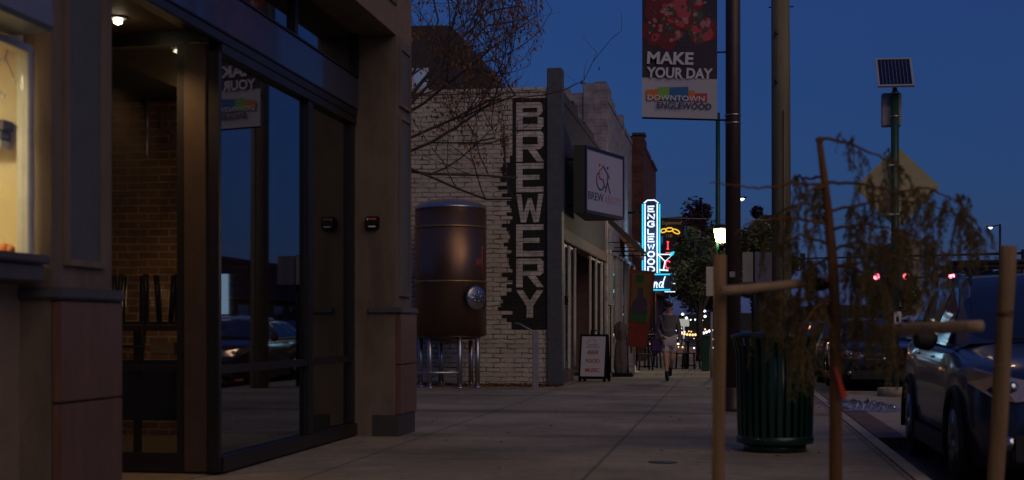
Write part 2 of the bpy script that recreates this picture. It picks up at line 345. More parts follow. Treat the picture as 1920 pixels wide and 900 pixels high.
ORG = {}
def link_mesh(name, mb, m, smooth=None):
    me = bpy.data.meshes.new(name); me.from_pydata([tuple(v) for v in mb.v], [], mb.f)
    me.polygons.foreach_set('use_smooth', mb.sm if smooth is None else [smooth] * len(mb.f))
    bm = bmesh.new(); bm.from_mesh(me); bmesh.ops.recalc_face_normals(bm, faces=bm.faces[:]); bm.to_mesh(me); bm.free()
    me.materials.append(m); me.update()
    o = bpy.data.objects.new(name, me); COL.objects.link(o); return o
def tag(o, label, cat, group=None, kind=None):
    if label: o['label'] = label
    if cat: o['category'] = cat
    if group: o['group'] = group
    if kind: o['kind'] = kind
    return o
def thing(name, label, cat, loc=(0, 0, 0), rz=0, group=None):
    o = bpy.data.objects.new(name, None); COL.objects.link(o); o.location = loc; o.rotation_euler = (0, 0, rz); o.empty_display_size = .2
    ORG[o.name] = Vector(loc); return tag(o, label, cat, group)
def part(name, mb, m, parent, world=True, label=None):
    """world: builder coordinates are world ones (the parent is not rotated)"""
    if world:
        d = ORG[parent.name]
        for v in mb.v: v -= d
    o = link_mesh(name, mb, m); o.parent = parent; ORG[o.name] = ORG.get(parent.name, Vector())
    if label: o['label'] = label
    return o
def solo(name, mb, m, label, cat, group=None, loc=None, rz=0, kind=None):
    if loc is None:
        c = sum(mb.v, Vector()) / len(mb.v); c.z = min(v.z for v in mb.v)
        for v in mb.v: v -= c
        loc = c
    o = link_mesh(name, mb, m); o.location = loc; o.rotation_euler = (0, 0, rz); ORG[o.name] = Vector(loc)
    return tag(o, label, cat, group, kind)
def struct(name, mb, m, kind='structure', label=None):
    o = link_mesh(name, mb, m); o['kind'] = kind
    o['label'] = label or name.replace('_', ' '); return o
def kids(o): return [c for c in bpy.data.objects if c.parent == o]
def copy_tree(o, parent=None):
    c = o.copy(); COL.objects.link(c); c.parent = parent
    for ch in kids(o): copy_tree(ch, c)
    return c
def light(name, kind, loc, e, col, size=.1, rot=None, spot=None, parent=None):
    l = bpy.data.lights.new(name, kind); l.energy = e; l.color = col
    if kind == 'AREA': l.size = size
    else: l.shadow_soft_size = size
    if spot: l.spot_size = spot; l.spot_blend = .6
    o = bpy.data.objects.new(name, l); COL.objects.link(o); o.location = loc
    if rot: o.rotation_euler = rot
    if parent: o.parent = parent; o.location = Vector(loc) - ORG[parent.name]
    return o
def rect_with_holes_x(mb, x0, x1, ys, zs, skip):
    """wall of cells between the y and z lines, leaving out the cells in skip"""
    for i in range(len(ys) - 1):
        for k in range(len(zs) - 1):
            if (i, k) not in skip: mb.box(x0, x1, ys[i], ys[i + 1], zs[k], zs[k + 1])
    return mb

# ------------------------------------------------------------ setting
mb = MB(); mb.add([(-1500, -300, -.16), (1500, -300, -.16), (1500, 2500, -.16), (-1500, 2500, -.16)], [(0, 1, 2, 3)]); struct('ground', mb, M['ground'])
mb = MB(); mb.add([(1.5, -60, -.13), (16, -60, -.13), (16, 900, -.13), (1.5, 900, -.13)], [(0, 1, 2, 3)]); struct('road', mb, M['asphalt'])
mb = MB(); mb.add([(-60, 97, -.126), (60, 97, -.126), (60, 108, -.126), (-60, 108, -.126)], [(0, 1, 2, 3)]); struct('cross_road', mb, M['asphalt'])
mb = MB()
mb.box(-14, 1.40, -12, 96, -.15, 0); struct('sidewalk', mb, M['walk'])
mb = MB(); mb.bbox(1.404, 1.56, -12, 96, -.15, .004, .02); struct('curb', mb, M['curb'])
mb = MB(); mb.box(1.564, 1.86, 15.5, 25.4, -.15, .001); struct('paver_strip', mb, M['paver'])
mb = MB(); mb.box(1.864, 3.7, 15.5, 25.4, -.15, .003); mb.bbox(3.704, 3.86, 15.5, 25.4, -.15, .008, .02); mb.bbox(1.9, 3.7, 25.404, 25.56, -.15, .05, .02); struct('curb_extension', mb, M['slab'])
mb = MB(); mb.box(16, 16.16, -12, 96, -.15, .0); mb.box(16.164, 21, -12, 96, -.15, -.002); struct('far_sidewalk', mb, M['slab'])
mb = MB()
for k in range(0, 60):
    if not 95 < 5 * k < 110: mb.add([(8.9, 5 * k, -.124), (9.02, 5 * k, -.124), (9.02, 5 * k + 3, -.124), (8.9, 5 * k + 3, -.124)], [(0, 1, 2, 3)])
struct('lane_markings', mb, M['line'])

# ------------------------------------------------------------ near commercial building
XG = -4.15          # glazing line
B = thing('commercial_building', 'brown stucco commercial building with red granite pillars and a dark glazed shopfront', 'building', (-6, 10, 0))
def pillar(y0, y1, plinth):
    w = MB(); w.box(-4.6, -3.64, y0, y1, 0, 4.397)
    p = part('pillar', w, M['stucco'], B)
    for z0, z1 in ((.24, .78), (.79, 1.34)):
        g = MB(); g.bbox(-3.637, -3.585, y0 + .0, y1 + .03, z0, z1, .006); part('granite_panel', g, M['granite'], p)
    c = MB(); c.bbox(-3.95, -3.565, y0 - .03, y1 + .035, 1.35, 1.415, .012); part('cap', c, M['cap'], p)
    b = MB(); b.box(-3.9, -3.6, y0 - .01, y1 + .01, .0, .235); part('plinth', b, M['plinth'], p)
    for z0, z1 in ((1.58, 3.5), (3.68, 4.27)):
        i = MB(); i.box(-3.638, -3.628, y0 + .17, y1 - .17, z0, z1); part('inset_panel', i, M['inset'], p)
        f = MB()
        for a in ((y0 + .13, y0 + .168, z0 - .04, z1 + .04), (y1 - .168, y1 - .13, z0 - .04, z1 + .04)): f.box(-3.638, -3.612, *a)
        f.box(-3.638, -3.612, y0 + .17, y1 - .17, z1 + .002, z1 + .04); f.box(-3.638, -3.612, y0 + .17, y1 - .17, z0 - .04, z0 - .002)
        part('panel_trim', f, M['stucco'], p)
    return p
pillar(7.02, 7.76, 1); pillar(14.8, 15.55, 1)
w = MB(); w.box(-4.6, -3.64, -6, 15.55, 4.40, 5.6); part('lintel', w, M['stucco_light'], B)
w = MB()
for k in range(7):
    y = 7.9 + k * 1.0; w.box(-3.638, -3.62, y + .1, y + .9, 4.72, 5.4)
part('inset_panel', w, M['inset'], B)
w = MB(); w.box(-4.35, -3.66, -6, 15.5, 5.604, 9.2); w.box(-14, -4.354, -6, 15.5, 4.45, 9.0); w.bbox(-14.1, -3.5, -6, 15.62, 9.204, 9.5, .03); part('upper_wall', w, M['stucco'], B)
w = MB(); w.box(-14, -4.2, 15.25, 15.5, 0, 4.44); w.box(-14, -13.7, 8.1, 15.25, 0, 4.44); part('end_wall', w, M['stucco'], B)
# fascia, transom, shopfront frame
w = MB(); w.bbox(-4.2, -4.055, 7.9, 14.795, 3.585, 3.925, .008); part('fascia', w, M['fascia'], B)
w = MB(); w.bbox(-4.2, -4.07, 7.78, 14.79, 3.50, 3.58, .008); part('fascia_rail', w, M['frame'], B)
for y0, y1 in ((10.7, 12.5), (12.5, 14.66)):
    tf = MB(); tf.box(-4.13, -4.04, y0, y0 + .09, 3.928, 4.396); tf.box(-4.13, -4.04, y0 + .092, y1 - .002, 3.928, 3.945)
    if y1 > 14: tf.box(-4.13, -4.04, y1, y1 + .09, 3.928, 4.396)
    tw = part('transom_window', tf, M['frame'], B)
    g = MB(); g.box(-4.09, -4.083, y0 + .09, y1 - .002, 3.947, 4.395); part('pane', g, M['glass_tint'], tw)
f = MB()
f.box(-4.18, -4.085, 10.66, 10.72, .03, 3.42)                     # corner post
f.box(-4.20, -4.10, 13.1, 13.26, .15, 3.42); f.box(-4.20, -4.10, 14.66, 14.795, .15, 3.42)
f.box(-4.21, -4.08, 10.724, 14.795, 3.424, 3.496)                   # head
f.bbox(-4.22, -4.07, 10.724, 14.795, .02, .145, .006)            # sill
f.box(-4.195, -4.105, 10.724, 13.097, .82, .885); f.box(-4.195, -4.105, 13.264, 14.657, .82, .885)
SW = part('shop_window', f, M['frame'], B)
for y0, y1 in ((10.724, 13.097), (13.264, 14.657)):
    for z0, z1 in ((.148, .818), (.888, 3.42)):
        g = MB(); g.box(XG - .004, XG + .004, y0, y1, z0, z1); part('pane', g, M['glass_tint'], SW)
# recessed entrance side glazing at Y 10.7
f = MB()
f.box(-4.44, -4.378, 10.66, 10.78, .03, 3.483); f.box(-5.25, -4.38, 10.66, 10.78, 3.485, 3.499); f.box(-5.25, -4.442, 10.66, 10.78, .03, .17)
f.box(-5.25, -4.442, 10.68, 10.76, .84, .89); f.box(-5.25, -4.17, 10.67, 10.77, 3.50, 3.597)
EW = part('entrance_window', f, M['frame'], B)
g = MB(); g.box(-5.25, -4.442, 10.715, 10.722, .172, .838); g.box(-5.25, -4.442, 10.715, 10.722, .892, 3.484); part('pane', g, M['glass'], EW)
f = MB(); f.bbox(-4.375, -4.184, 10.64, 10.8, .03, 3.49, .008); part('entrance_post', f, M['frame_brown'], B)
w = MB(); w.box(-5.5, -5.25, 7.76, 10.8, 0, 3.49); part('entrance_wall', w, M['stucco'], B)
w = MB(); w.box(-5.5, -4.17, 7.765, 14.79, 3.6, 3.64); part('soffit', w, M['soffit'], B)
w = MB(); w.box(-13.7, -4.2, 8.1, 15.24, 3.7, 3.75); part('ceiling', w, M['dark'], B)
w = MB(); w.box(-13.7, -4.2, 8.1, 15.24, .002, .012); part('floor', w, M['floor_in'], B)
w = MB(); w.box(-9, -4.9, 14.5, 14.7, .014, 3.69); IW = part('brick_partition', w, M['brick_in'], B)
w = MB(); w.tube([P(276, 150, Y=14.44), P(276, 290, Y=14.44)], .018, 8); part('conduit', w, M['steel'], IW)
w = MB(); p5 = P(315, 262, Y=14.47)
w.text('5', .62, Matrix.Translation(p5 - Vector((0, 0, .1))) @ Matrix.Rotation(R(90), 4, 'X'), .015, .0); part('numeral', w, M['header'], IW)
w = MB(); w.box(-9, -5.502, 8.05, 8.09, 0, 3.69); part('side_partition', w, M['dark'], B)
# downlight in soffit
dl = Vector((-4.70, 10.13, 3.6))
w = MB(); w.lathe([(.075, 0), (.075, -.012), (.05, -.012)], (dl.x, dl.y, 3.598), 20); DLp = part('downlight', w, M['alu'], B)
w = MB(); w.lathe([(.001, 0), (.034, 0), (.032, -.02), (.001, -.035)], (dl.x, dl.y, 3.575), 20); part('bulb', w, emat('downlight_glow', (1, .82, .55), 14), DLp)
light('entrance_lamp', 'SPOT', (dl.x, dl.y, 3.5), 34, (1, .62, .3), .05, (0, 0, 0), R(140), B)
light('dining_lamp', 'POINT', (-5.5, 13.6, 3.3), 2.2, (1, .6, .28), .15, parent=B)
light('dining_floor_lamp', 'POINT', (-5.9, 13.6, 1.5), 5, (1, .6, .28), .15, parent=B)

# display window of the shop on the left (same building)
f = MB()
f.bbox(-3.76, -3.69, 6.87, 6.93, 1.585, 2.70, .006); f.box(-3.76, -3.69, 2.0, 6.868, 2.66, 2.70)
DW = part('display_window', f, M['white_frame'], B)
g = MB(); g.box(-3.73, -3.724, 2.0, 6.868, 1.585, 2.658); part('pane', g, M['glass_clear'], DW)
s = MB(); s.bbox(-3.8, -3.60, 2.0, 6.95, 1.535, 1.582, .01); s.bbox(-3.8, -3.63, 2.0, 6.93, 1.44, 1.532, .008); part('sill', s, M['cap'], DW)
w = MB(); w.box(-4.9, -3.80, 6.985, 7.015, 1.44, 2.78); w.box(-4.93, -4.9, 2, 7.015, 1.44, 2.78); w.box(-4.9, -3.77, 2, 6.983, 1.50, 1.53); part('display_lining', w, M['cream'], DW)
w = MB(); w.box(-4.9, -3.78, 2, 6.98, 2.72, 2.76); part('display_ceiling', w, M['cream'], DW)
w = MB(); w.box(-4.95, -3.82, -6, 7.015, 0, 1.438); w.box(-4.95, -3.8, -6, 7.015, 2.79, 4.345); part('lower_wall', w, M['stucco_light'], B)
h = MB()
pr = [(-3.80, 2.72), (-3.5, 2.735), (-3.485, 2.76), (-3.50, 2.95), (-3.62, 3.12), (-3.80, 3.2)]
h.prism([(p[0], p[1]) for p in pr], (0, 4.75, 0), (0, 2.0, 0)); HD = part('window_hood', h, M['steel_blue'], B)
light('display_lamp', 'AREA', (-4.25, 5.9, 2.68), 24, (1, .86, .52), .5, (0, 0, 0), parent=B)
light('display_lamp_glow', 'POINT', (-4.35, 6.45, 2.3), 1.6, (1, .8, .45), .12, parent=B)

# things in the display window
def string_light():
    t = thing('string_light', 'drooping string of tiny unlit bulbs hanging inside the lit display window', 'string lights', (-3.86, 6.9, 1.6))
    w = MB(); b = MB()
    runs = [[(22, 60), (17, 85), (10, 108)], [(10, 108), (0, 112)], [(10, 108), (20, 130), (27, 148)], [(-8, 160), (6, 178)], [(63, 70), (64, 160), (62, 250), (64, 340), (63, 430), (64, 470)]]
    for r in runs: w.tube([P(x, y, Y=6.9) for x, y in r], .0022, 5)
    for x, y in ((22, 62), (6, 113), (28, 150), (7, 179)): b.lathe([(.001, -.016), (.006, -.012), (.007, 0), (.005, .012), (.001, .014)], P(x, y, Y=6.89), 8)
    part('cord', w, M['frame_brown'], t); part('bulb', b, M['letter_white'], t)
string_light()
t = thing('display_shelf', 'small white shelf on the cream wall of the lit display window', 'shelf', P(5, 280, Y=6.97))
w = MB(); a = P(-30, 281, Y=6.96); c = P(19, 266, Y=6.96); w.bbox(a.x, c.x, 6.86, 6.98, a.z, c.z, .003); part('board', w, M['white_frame'], t)
w = MB(); a = P(-30, 262, Y=6.94); c = P(16, 248, Y=6.94); w.bbox(a.x, c.x, 6.87, 6.97, a.z - .008, c.z, .004)
a = P(-30, 247, Y=6.94); c = P(21, 228, Y=6.94); w.bbox(a.x, c.x, 6.86, 6.97, a.z, c.z, .004)
solo('folded_cloth_stack', w, M['cover'], 'grey folded stack resting on the small white display shelf', 'folded cloth')
w = MB()
for px, rr in ((8, .03), (20, .024), (-6, .03)):
    c = P(px, 462, Y=6.8)
    w.lathe([(.002, -rr), (rr * .75, -rr * .7), (rr, 0), (rr * .7, rr * .75), (.004, rr * .85), (.003, rr * 1.2)], (c.x, c.y, 1.584 + rr), 12)
solo('orange_gourds', w, M['orange'], 'small heap of orange gourds on the sill inside the display window', 'gourds')

# dining furniture seen through the entrance glass
tb = thing('high_table', 'dark high table behind the entrance glass with chairs upside down on it', 'table', (-5.3, 12.2, .012))
w = MB(); w.bbox(-6.6, -4.75, 11.85, 12.6, 1.165, 1.215, .006); part('tabletop', w, M['wood_dark'], tb)
for x in (-6.5, -5.6, -4.85):
    for y in (11.95, 12.5): w = MB(); w.box(x - .03, x + .03, y - .03, y + .03, .013, 1.163); part('leg', w, M['wood_dark'], tb)
w = MB(); w.box(-6.45, -4.9, 11.93, 11.97, .35, .9); part('apron', w, M['dark'], tb)
def chair(label, loc, rz, group):
    t = thing('cafe_chair', label, 'chair', loc, rz, group)
    w = MB(); w.bbox(-.2, .2, -.2, .2, .43, .46, .01); part('seat', w, M['wood_dark'], t, False)
    for x in (-.17, .17):
        for y in (-.17, .17):
            w = MB(); w.tube([(x * 1.12, y * 1.15, 0), (x, y, .43)], .026, 6); part('leg', w, M['black_metal'], t, False)
    w = MB()
    for x in (-.17, .17): w.tube([(x, .18, .46), (x, .24, .86)], .016, 6)
    w.tube([(-.17, .24, .84), (.17, .24, .84)], .02, 6); w.tube([(-.17, .21, .66), (.17, .21, .66)], .014, 6)
    part('backrest', w, M['black_metal'], t, False)
    return t
GI = 'chairs stacked upside down on the high table'
c0 = chair('leftmost upside down chair behind the entrance glass, close to the granite pillar', (-5.75, 12.05, 1.68), .35, GI); c0.rotation_euler = (R(180), 0, .35)
for (x, y, rz, lb) in ((-5.38, 12.15, -.3, 'middle upside down chair behind the entrance glass, legs in front of the brick'),
                       (-5.0, 12.2, .9, 'rightmost upside down chair behind the entrance glass, next to the brown post')):
    c = copy_tree(c0); c.location = (x, y, 1.68); c.rotation_euler = (R(180), 0, rz); c['label'] = lb
w = MB(); w.bbox(-5.2, -4.98, 11.88, 11.98, .95, 1.06, .01); solo('napkin_box', w, M['stake_end'], 'small tan box on the ledge under the high table', 'box', loc=None)

# alarm strobe on far pillar
a = P(700, 418, Y=14.8)
t = thing('wall_alarm', 'small black alarm box with a white slot on the far brown pillar', 'alarm', a)
w = MB(); w.bbox(a.x - .075, a.x + .075, 14.74, 14.798, a.z - .07, a.z + .07, .012); part('housing', w, M['black_metal'], t)
w = MB(); w.box(a.x - .04, a.x + .04, 14.734, 14.7395, a.z - .05, a.z - .036); w.box(a.x - .055, a.x - .045, 14.734, 14.7395, a.z + .025, a.z + .05); part('white_slot', w, M['letter_white'], t)
w = MB(); w.box(a.x - .04, a.x + .05, 14.735, 14.7395, a.z + .03, a.z + .05); part('red_lens', w, M['letter_red'], t)

# ------------------------------------------------------------ brewery building
YB = 28.2; ZB = 6.02
BW = thing('brewery_building', 'low brewery with white painted brick side wall, slate corner pilaster and dark shopfront', 'building', (-8, 33, 0))
w = MB(); w.box(-14, -3.75, YB, YB + .3, 0, ZB); part('side_wall', w, M['brick_white'], BW)
w = MB(); w.bbox(-14, -3.752, YB - .03, YB + .33, ZB + .002, ZB + .10, .01); part('coping', w, M['brick_white'], BW)
w = MB(); w.bbox(-3.748, -3.44, YB - .06, YB + .34, 0, 6.5, .012); part('corner_pilaster', w, M['slate'], BW)
# black painted strip with a ragged left edge following the courses
xr = -3.752; zt = P(1000, 183, Y=YB).z; zb = P(1000, 618, Y=YB).z; xl0 = P(961, 300, Y=YB).x
w = MB(); rng = random.Random(3); z = zb
row = .078
while z < zt - .01:
    z1 = min(z + row, zt); f_ = (z - zb) / (zt - zb)
    ext = 0
    if f_ < .74:
        ext = rng.choice([0, .02, .05, .08, .12]) + (.10 if rng.random() < .28 else 0) + (.12 if (.08 < f_ < .14 or .6 < f_ < .72) else 0)
    w.box(xl0 - ext, xr, YB - .006, YB + .1, z, z1 - .0003); z = z1
PN = part('painted_strip', w, M['brick_black'], BW)
def lp(nm, H=.56, Wd=.53, s=.135):
    q = []
    R4 = lambda x0, x1, z0, z1: [(x0, z0), (x1, z0), (x1, z1), (x0, z1)]
    if nm == 'B': q = [R4(0, s, 0, H), R4(s, Wd * .9, 0, s * .85), R4(s, Wd * .82, H * .46, H * .46 + s * .75), R4(s, Wd * .88, H - s * .85, H),
                       [(Wd * .9, .0), (Wd, .06), (Wd, H * .42), (Wd * .82, H * .46), (Wd * .82 - .03, H * .46), (Wd - s * .9, H * .40), (Wd - s * .9, s * .85), (Wd * .9, s * .85)],
                       [(Wd * .82, H * .46 + s * .75), (Wd * .82, H * .5), (Wd * .97, H * .62), (Wd * .97, H - .05), (Wd * .88, H), (Wd * .88, H - s * .85), (Wd * .97 - s * .85, H - s * .85), (Wd * .97 - s * .85, H * .46 + s * .75)]]
    if nm == 'E': q = [R4(0, s, 0, H), R4(s, Wd, 0, s * .85), R4(s, Wd * .86, H * .43, H * .43 + s * .75), R4(s, Wd, H - s * .85, H)]
    if nm == 'R': q = [R4(0, s, 0, H), R4(s, Wd * .9, H - s * .85, H), R4(s, Wd * .85, H * .40, H * .40 + s * .75),
                       [(Wd * .9, H), (Wd, H - .06), (Wd, H * .5), (Wd * .85, H * .40), (Wd * .85, H * .40 + s * .75), (Wd - s * .9, H * .6), (Wd - s * .9, H - s * .85), (Wd * .9, H - s * .85)],
                       [(Wd * .42, H * .398), (Wd - s, 0), (Wd + .01, 0), (Wd * .72, H * .398)]]
    if nm == 'W': q = [[(0, H), (Wd * .17, 0), (Wd * .36, 0), (Wd * .5, H * .5), (Wd * .64, 0), (Wd * .83, 0), (Wd, H), (Wd - s * .8, H), (Wd * .73, H * .32), (Wd * .57, H * .85), (Wd * .43, H * .85), (Wd * .27, H * .32), (s * .8, H)]]
    if nm == 'Y': q = [[(0, H), (Wd * .38, H * .42), (Wd * .38, 0), (Wd * .62, 0), (Wd * .62, H * .42), (Wd, H), (Wd - s * 1.05, H), (Wd * .5, H * .62), (s * 1.05, H)]]
    return q
lx = P(968, 300, Y=YB).x
for ch, ya, yb_ in (('B', 192, 243), ('R', 246, 303), ('E', 306, 361), ('W', 364, 417), ('E', 421, 481), ('R', 485, 539), ('Y', 544, 596)):
    z0, z1 = P(990, yb_, Y=YB).z, P(990, ya, Y=YB).z; w = MB(); wd = .565
    for poly in lp(ch, z1 - z0, wd): w.prism(poly, (0, -.005, 0), (lx, YB - .008, z0))
    part('painted_letter', w, M['letter_paint'], PN)
# street front of the brewery, X = -3.5
XF = -3.5
w = MB(); w.box(XF - .3, XF, YB + .344, 38.6, 3.26, 5.9)
for y0, y1, z in ((28.55, 30.6, 6.12), (30.6, 31.5, 6.22), (31.5, 33.0, 6.02), (33.0, 35.2, 6.1), (35.2, 38.6, 5.95)): w.box(XF - .3, XF + .02, y0, y1 - .01, 5.904, z)
w.box(XF - .3, XF, 38.15, 38.598, 0, 3.0)
part('front_wall', w, M['dark_paint'], BW)
w = MB(); w.bbox(XF - .28, XF + .06, YB + .344, 38.6, 3.0, 3.256, .015); part('header_beam', w, M['header'], BW)
for y0, y1 in ((YB + .344, 31.0), (34.0, 38.14)): w = MB(); w.box(XF - .25, XF - .02, y0, y1, .0, .3); part('stall_riser', w, M['header'], BW)
def fold(y0, n, dy, zt_, glazed=True):
    f = MB(); g = MB()
    for k in range(n):
        y = y0 + k * dy; xo = (-.03 if k % 2 else .05)
        f.bbox(XF + xo - .05, XF + xo, y, y + .07, .302, zt_, .006)
        if k: g.box(XF - .03, XF - .024, y - dy + .072, y - .002, .33, zt_ - .06)
    f.box(XF - .06, XF - .004, y0 + .08, y0 + dy * (n - 1), zt_ - .05, zt_ - .004)
    wd = part('folding_window', f, M['white_frame'], BW)
    if glazed: part('pane', g, M['glass'], wd)
fold(28.6, 5, .55, 2.96); fold(34.2, 6, .75, 2.96, False)
w = MB(); w.box(-13, XF - .3, YB + .31, 38.55, 3.3, 3.4); w.box(-13, XF - .3, YB + .31, 38.55, .003, .01); w.box(-9, -8.9, YB + .31, 38.55, .01, 3.3); w.box(-13.9, XF - .3, 38.3, 38.598, 0, 5.9); w.box(-13.9, XF-.3, YB + .3, 38.3, 5.5, 5.6); part('interior', w, M['header'], BW)
light('brewery_bar_lamp', 'POINT', (-6.5, 33, 2.6), 3.5, (1, .6, .3), .2, parent=BW)
w = MB(); w.bbox(XF + .0, XF + .1, 28.9, 29.05, 1.66, 1.86, .01); part('door_latch', w, M['black_metal'], BW)

# gable roofed block behind
GB = thing('gabled_block', 'dark gabled building rising behind the white brick wall', 'building', (-16, 47, 0))
pts = [P(640, 48, Y=45), P(845, 48, Y=45), P(925, 145, Y=45), P(927, 260, Y=45)]
w = MB(); w.prism([(pts[0].x, 0), (pts[3].x, 0), (pts[2].x, pts[2].z), (pts[1].x, pts[1].z), (pts[0].x, pts[0].z)], (0, 8, 0), (0, 45, 0)); part('wall', w, M['dark_paint'], GB)
w = MB(); a = P(772, 170, Y=44.95); c = P(803, 127, Y=44.95); w.box(a.x, c.x, 44.96, 44.995, a.z, c.z)
wn_ = part('window', w, M['white_frame'], GB)
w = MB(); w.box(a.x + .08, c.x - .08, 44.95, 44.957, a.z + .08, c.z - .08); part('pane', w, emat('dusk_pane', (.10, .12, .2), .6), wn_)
w = MB(); a = P(886, 170, Y=44.95); c = P(892, 145, Y=44.95); w.box(a.x, c.x, 44.9, 44.995, a.z, c.z); part('vent_pipe', w, M['dark'], GB)

# pale building, red brick building, low building
def storefront(bld, X, y0, y1, ztop, cols, m_frame):
    f = MB(); g = MB(); n = len(cols)
    for y in cols: f.bbox(X - .09, X + .01, y, y + .09, .0, ztop, .008)
    f.box(X - .08, X + .0, y0, y1, ztop + .002, ztop + .1); f.box(X - .08, X, cols[0] + .092, cols[-1] - .002, .9, .95)
    for i in range(n - 1): g.box(X - .045, X - .038, cols[i] + .092, cols[i + 1] - .002, .3, .898); g.box(X - .045, X - .038, cols[i] + .092, cols[i + 1] - .002, .952, ztop)
    for i in range(n - 1): f.box(X - .08, X - .01, cols[i] + .092, cols[i + 1] - .002, .0, .298)
    w_ = part('shop_window', f, m_frame, bld); part('pane', g, M['glass'], w_)
PB = thing('pale_building', 'taller pale painted block building with a stepped parapet beside the brewery', 'building', (-8, 44, 0))
w = MB(); w.box(-14, XF - .32, 38.604, 38.9, 0, 7.75); w.box(-8.0, -4.5, 38.604, 38.9, 7.752, 7.9)
part('side_wall', w, M['pale'], PB)
w = MB(); w.box(XF - .3, XF, 38.604, 49, 3.4, 7.6)
for y0, y1, z in ((38.62, 40.3, 8.05), (40.3, 41.6, 7.85), (41.6, 43.2, 7.7), (43.2, 44.6, 7.75), (44.6, 45.1, 8.02), (45.1, 48.9, 7.75)): w.box(XF - .3, XF + .03, y0, y1 - .01, 7.604, z)
w.box(XF - .3, XF + .05, 44.62, 45.08, 3.4, 7.6)
part('front_wall', w, M['pale_y'], PB)
w = MB(); w.bbox(XF - .62, XF + .06, 38.55, 38.85, 0, 8.0, .02); part('corner_pier', w, M['pale'], PB)
storefront(PB, XF + .12, 38.9, 49, 3.28, [38.95, 39.7, 41.2, 42.0, 43.2, 44.8, 46.3, 48.6], M['cab_grey'])
w = MB(); w.box(-13, XF - .3, 38.95, 48.9, 3.3, 3.39); w.box(-8, -7.9, 38.95, 48.9, 0, 3.3); w.box(-13.9, XF-.3, 38.95, 48.9, 7.2, 7.3); part('interior', w, M['dark'], PB)
# awning with frame
AW = part('awning', MB().prism([(0, 0), (1.0, -.95), (1.0, -1.15), (0, -1.15 + .95)], (0, .05, 0), (XF + .02, 39.3, 4.35)), M['dark'], PB)
w = MB()
for y in (39.4, 41.9): w.tube([(XF, y, 4.3), (XF + .95, y, 3.4)], .03, 6); w.tube([(XF, y, 3.35), (XF + .95, y, 3.35)], .025, 6); w.tube([(XF, y, 3.6), (XF + .8, y, 3.6)], .015, 6)
w.tube([(XF + .95, 39.4, 3.38), (XF + .95, 41.9, 3.38)], .03, 6)
for z in (3.45, 3.58, 3.7): w.tube([(XF + .75, 39.4, z), (XF + .75, 41.9, z)], .015, 6)
part('awning_frame', w, M['black_metal'], AW)
w = MB(); w.prism([(0, 0), (.55, -.5), (.62, -.95), (.5, -.95), (0, -.35)], (0, 2.2, 0), (XF + .01, 43.6, 4.35)); part('side_awning', w, mat('rust_awning', (.30, .12, .08), .8), PB)

RB = thing('red_brick_building', 'dark red brick building standing proud beyond the pale one', 'building', (-8, 52, 0))
w = MB(); w.box(-14, -3.1, 49.0, 49.3, 0, 7.95); part('side_wall', w, M['brick_red'], RB)
w = MB(); w.box(-3.4, -3.1, 49.304, 57, 3.3, 7.55); w.box(-3.4, -3.07, 49.304, 50.6, 7.554, 7.9); w.box(-3.4, -3.07, 50.7, 53.5, 7.554, 7.72); part('front_wall', w, M['brick_red_side'], RB)
for q in ((-3.5, -3.03, 48.95, 49.7, 7.96, 8.05), (-3.42, -3.02, 53.6, 57, 7.554, 7.64)): w = MB(); w.bbox(*q, .01); part('coping', w, M['dark_paint'], RB)
storefront(RB, -3.12, 49.3, 57, 3.18, [49.4, 51, 53, 55, 56.9], M['dark'])
w = MB(); w.box(-13, -3.4, 49.31, 57, 3.25, 3.3); w.box(-8, -7.9, 49.3, 57, 0, 3.3); w.box(-13, -3.1, 57.0, 57.3, 0, 7.5); w.box(-13, -3.4, 49.3, 57, 6.9, 7.0); part('interior', w, M['dark'], RB)
light('red_shop_lamp', 'POINT', (-4.6, 52.5, 2.7), 4, (.6, .85, 1), .2, parent=RB)

LB = thing('low_shop', 'low dark shop with flat roof beyond the neon signs', 'building', (-8, 70, 0))
w = MB(); w.box(-14, -4.2, 57.4, 94, 3.1, 4.6); w.box(-14, -4.6, 57.4, 94, 0, 3.098); part('wall', w, M['dark_paint'], LB)
w = MB(); w.bbox(-14, -3.6, 57.35, 94.1, 4.604, 4.8, .02); part('roof', w, M['dark'], LB)
w = MB()
for y in (58.5, 61.5, 65, 69, 74, 80): w.box(-4.598, -4.57, y, y + 1.6, .8, 2.5)
part('lit_window', w, M['lit_window'], LB)

# ------------------------------------------------------------ wall cabinet sign
ys = 28.95; q = [(-3.29, ys), (-3.06, ys + .04), (-2.42, 31.15), (-2.62, 31.3), (-3.29, 31.3)]
S1 = thing('wall_sign', 'white box sign with a wheelchair and walking figure emblem on the dark brewery front', 'sign', (-3.0, 30, 3.7))
z0, z1 = 3.60, 5.02
w = MB(); w.prism([(a, b) for a, b in q], (0, 0, z1 - z0), (0, 0, z0), (1, 0, 0), (0, 1, 0)); part('cabinet', w, M['dark'], S1)
A = Vector((-3.06, ys + .04, 0)); Bv = Vector((-2.42, 31.15, 0)); u = (Bv - A).normalized(); nrm = Vector((u.y, -u.x, 0)); L_ = (Bv - A).length
w = MB()
T_ = Matrix(((u.x, 0, nrm.x, A.x), (u.y, 0, nrm.y, A.y), (0, 1, 0, z0), (0, 0, 0, 1)))   # local x along face, y up, z outward
def pr(mb_, poly, zz, th): mb_.add(*(lambda a, b, n: (a + b, [tuple(range(n)), tuple(range(n, 2 * n))[::-1]] + [(i, (i + 1) % n, n + (i + 1) % n, n + i) for i in range(n)]))([T_ @ Vector((p[0], p[1], zz)) for p in poly], [T_ @ Vector((p[0], p[1], zz + th)) for p in poly], len(poly)))
H_ = z1 - z0
rc = lambda x0, x1, y0, y1: [(x0, y0), (x1, y0), (x1, y1), (x0, y1)]
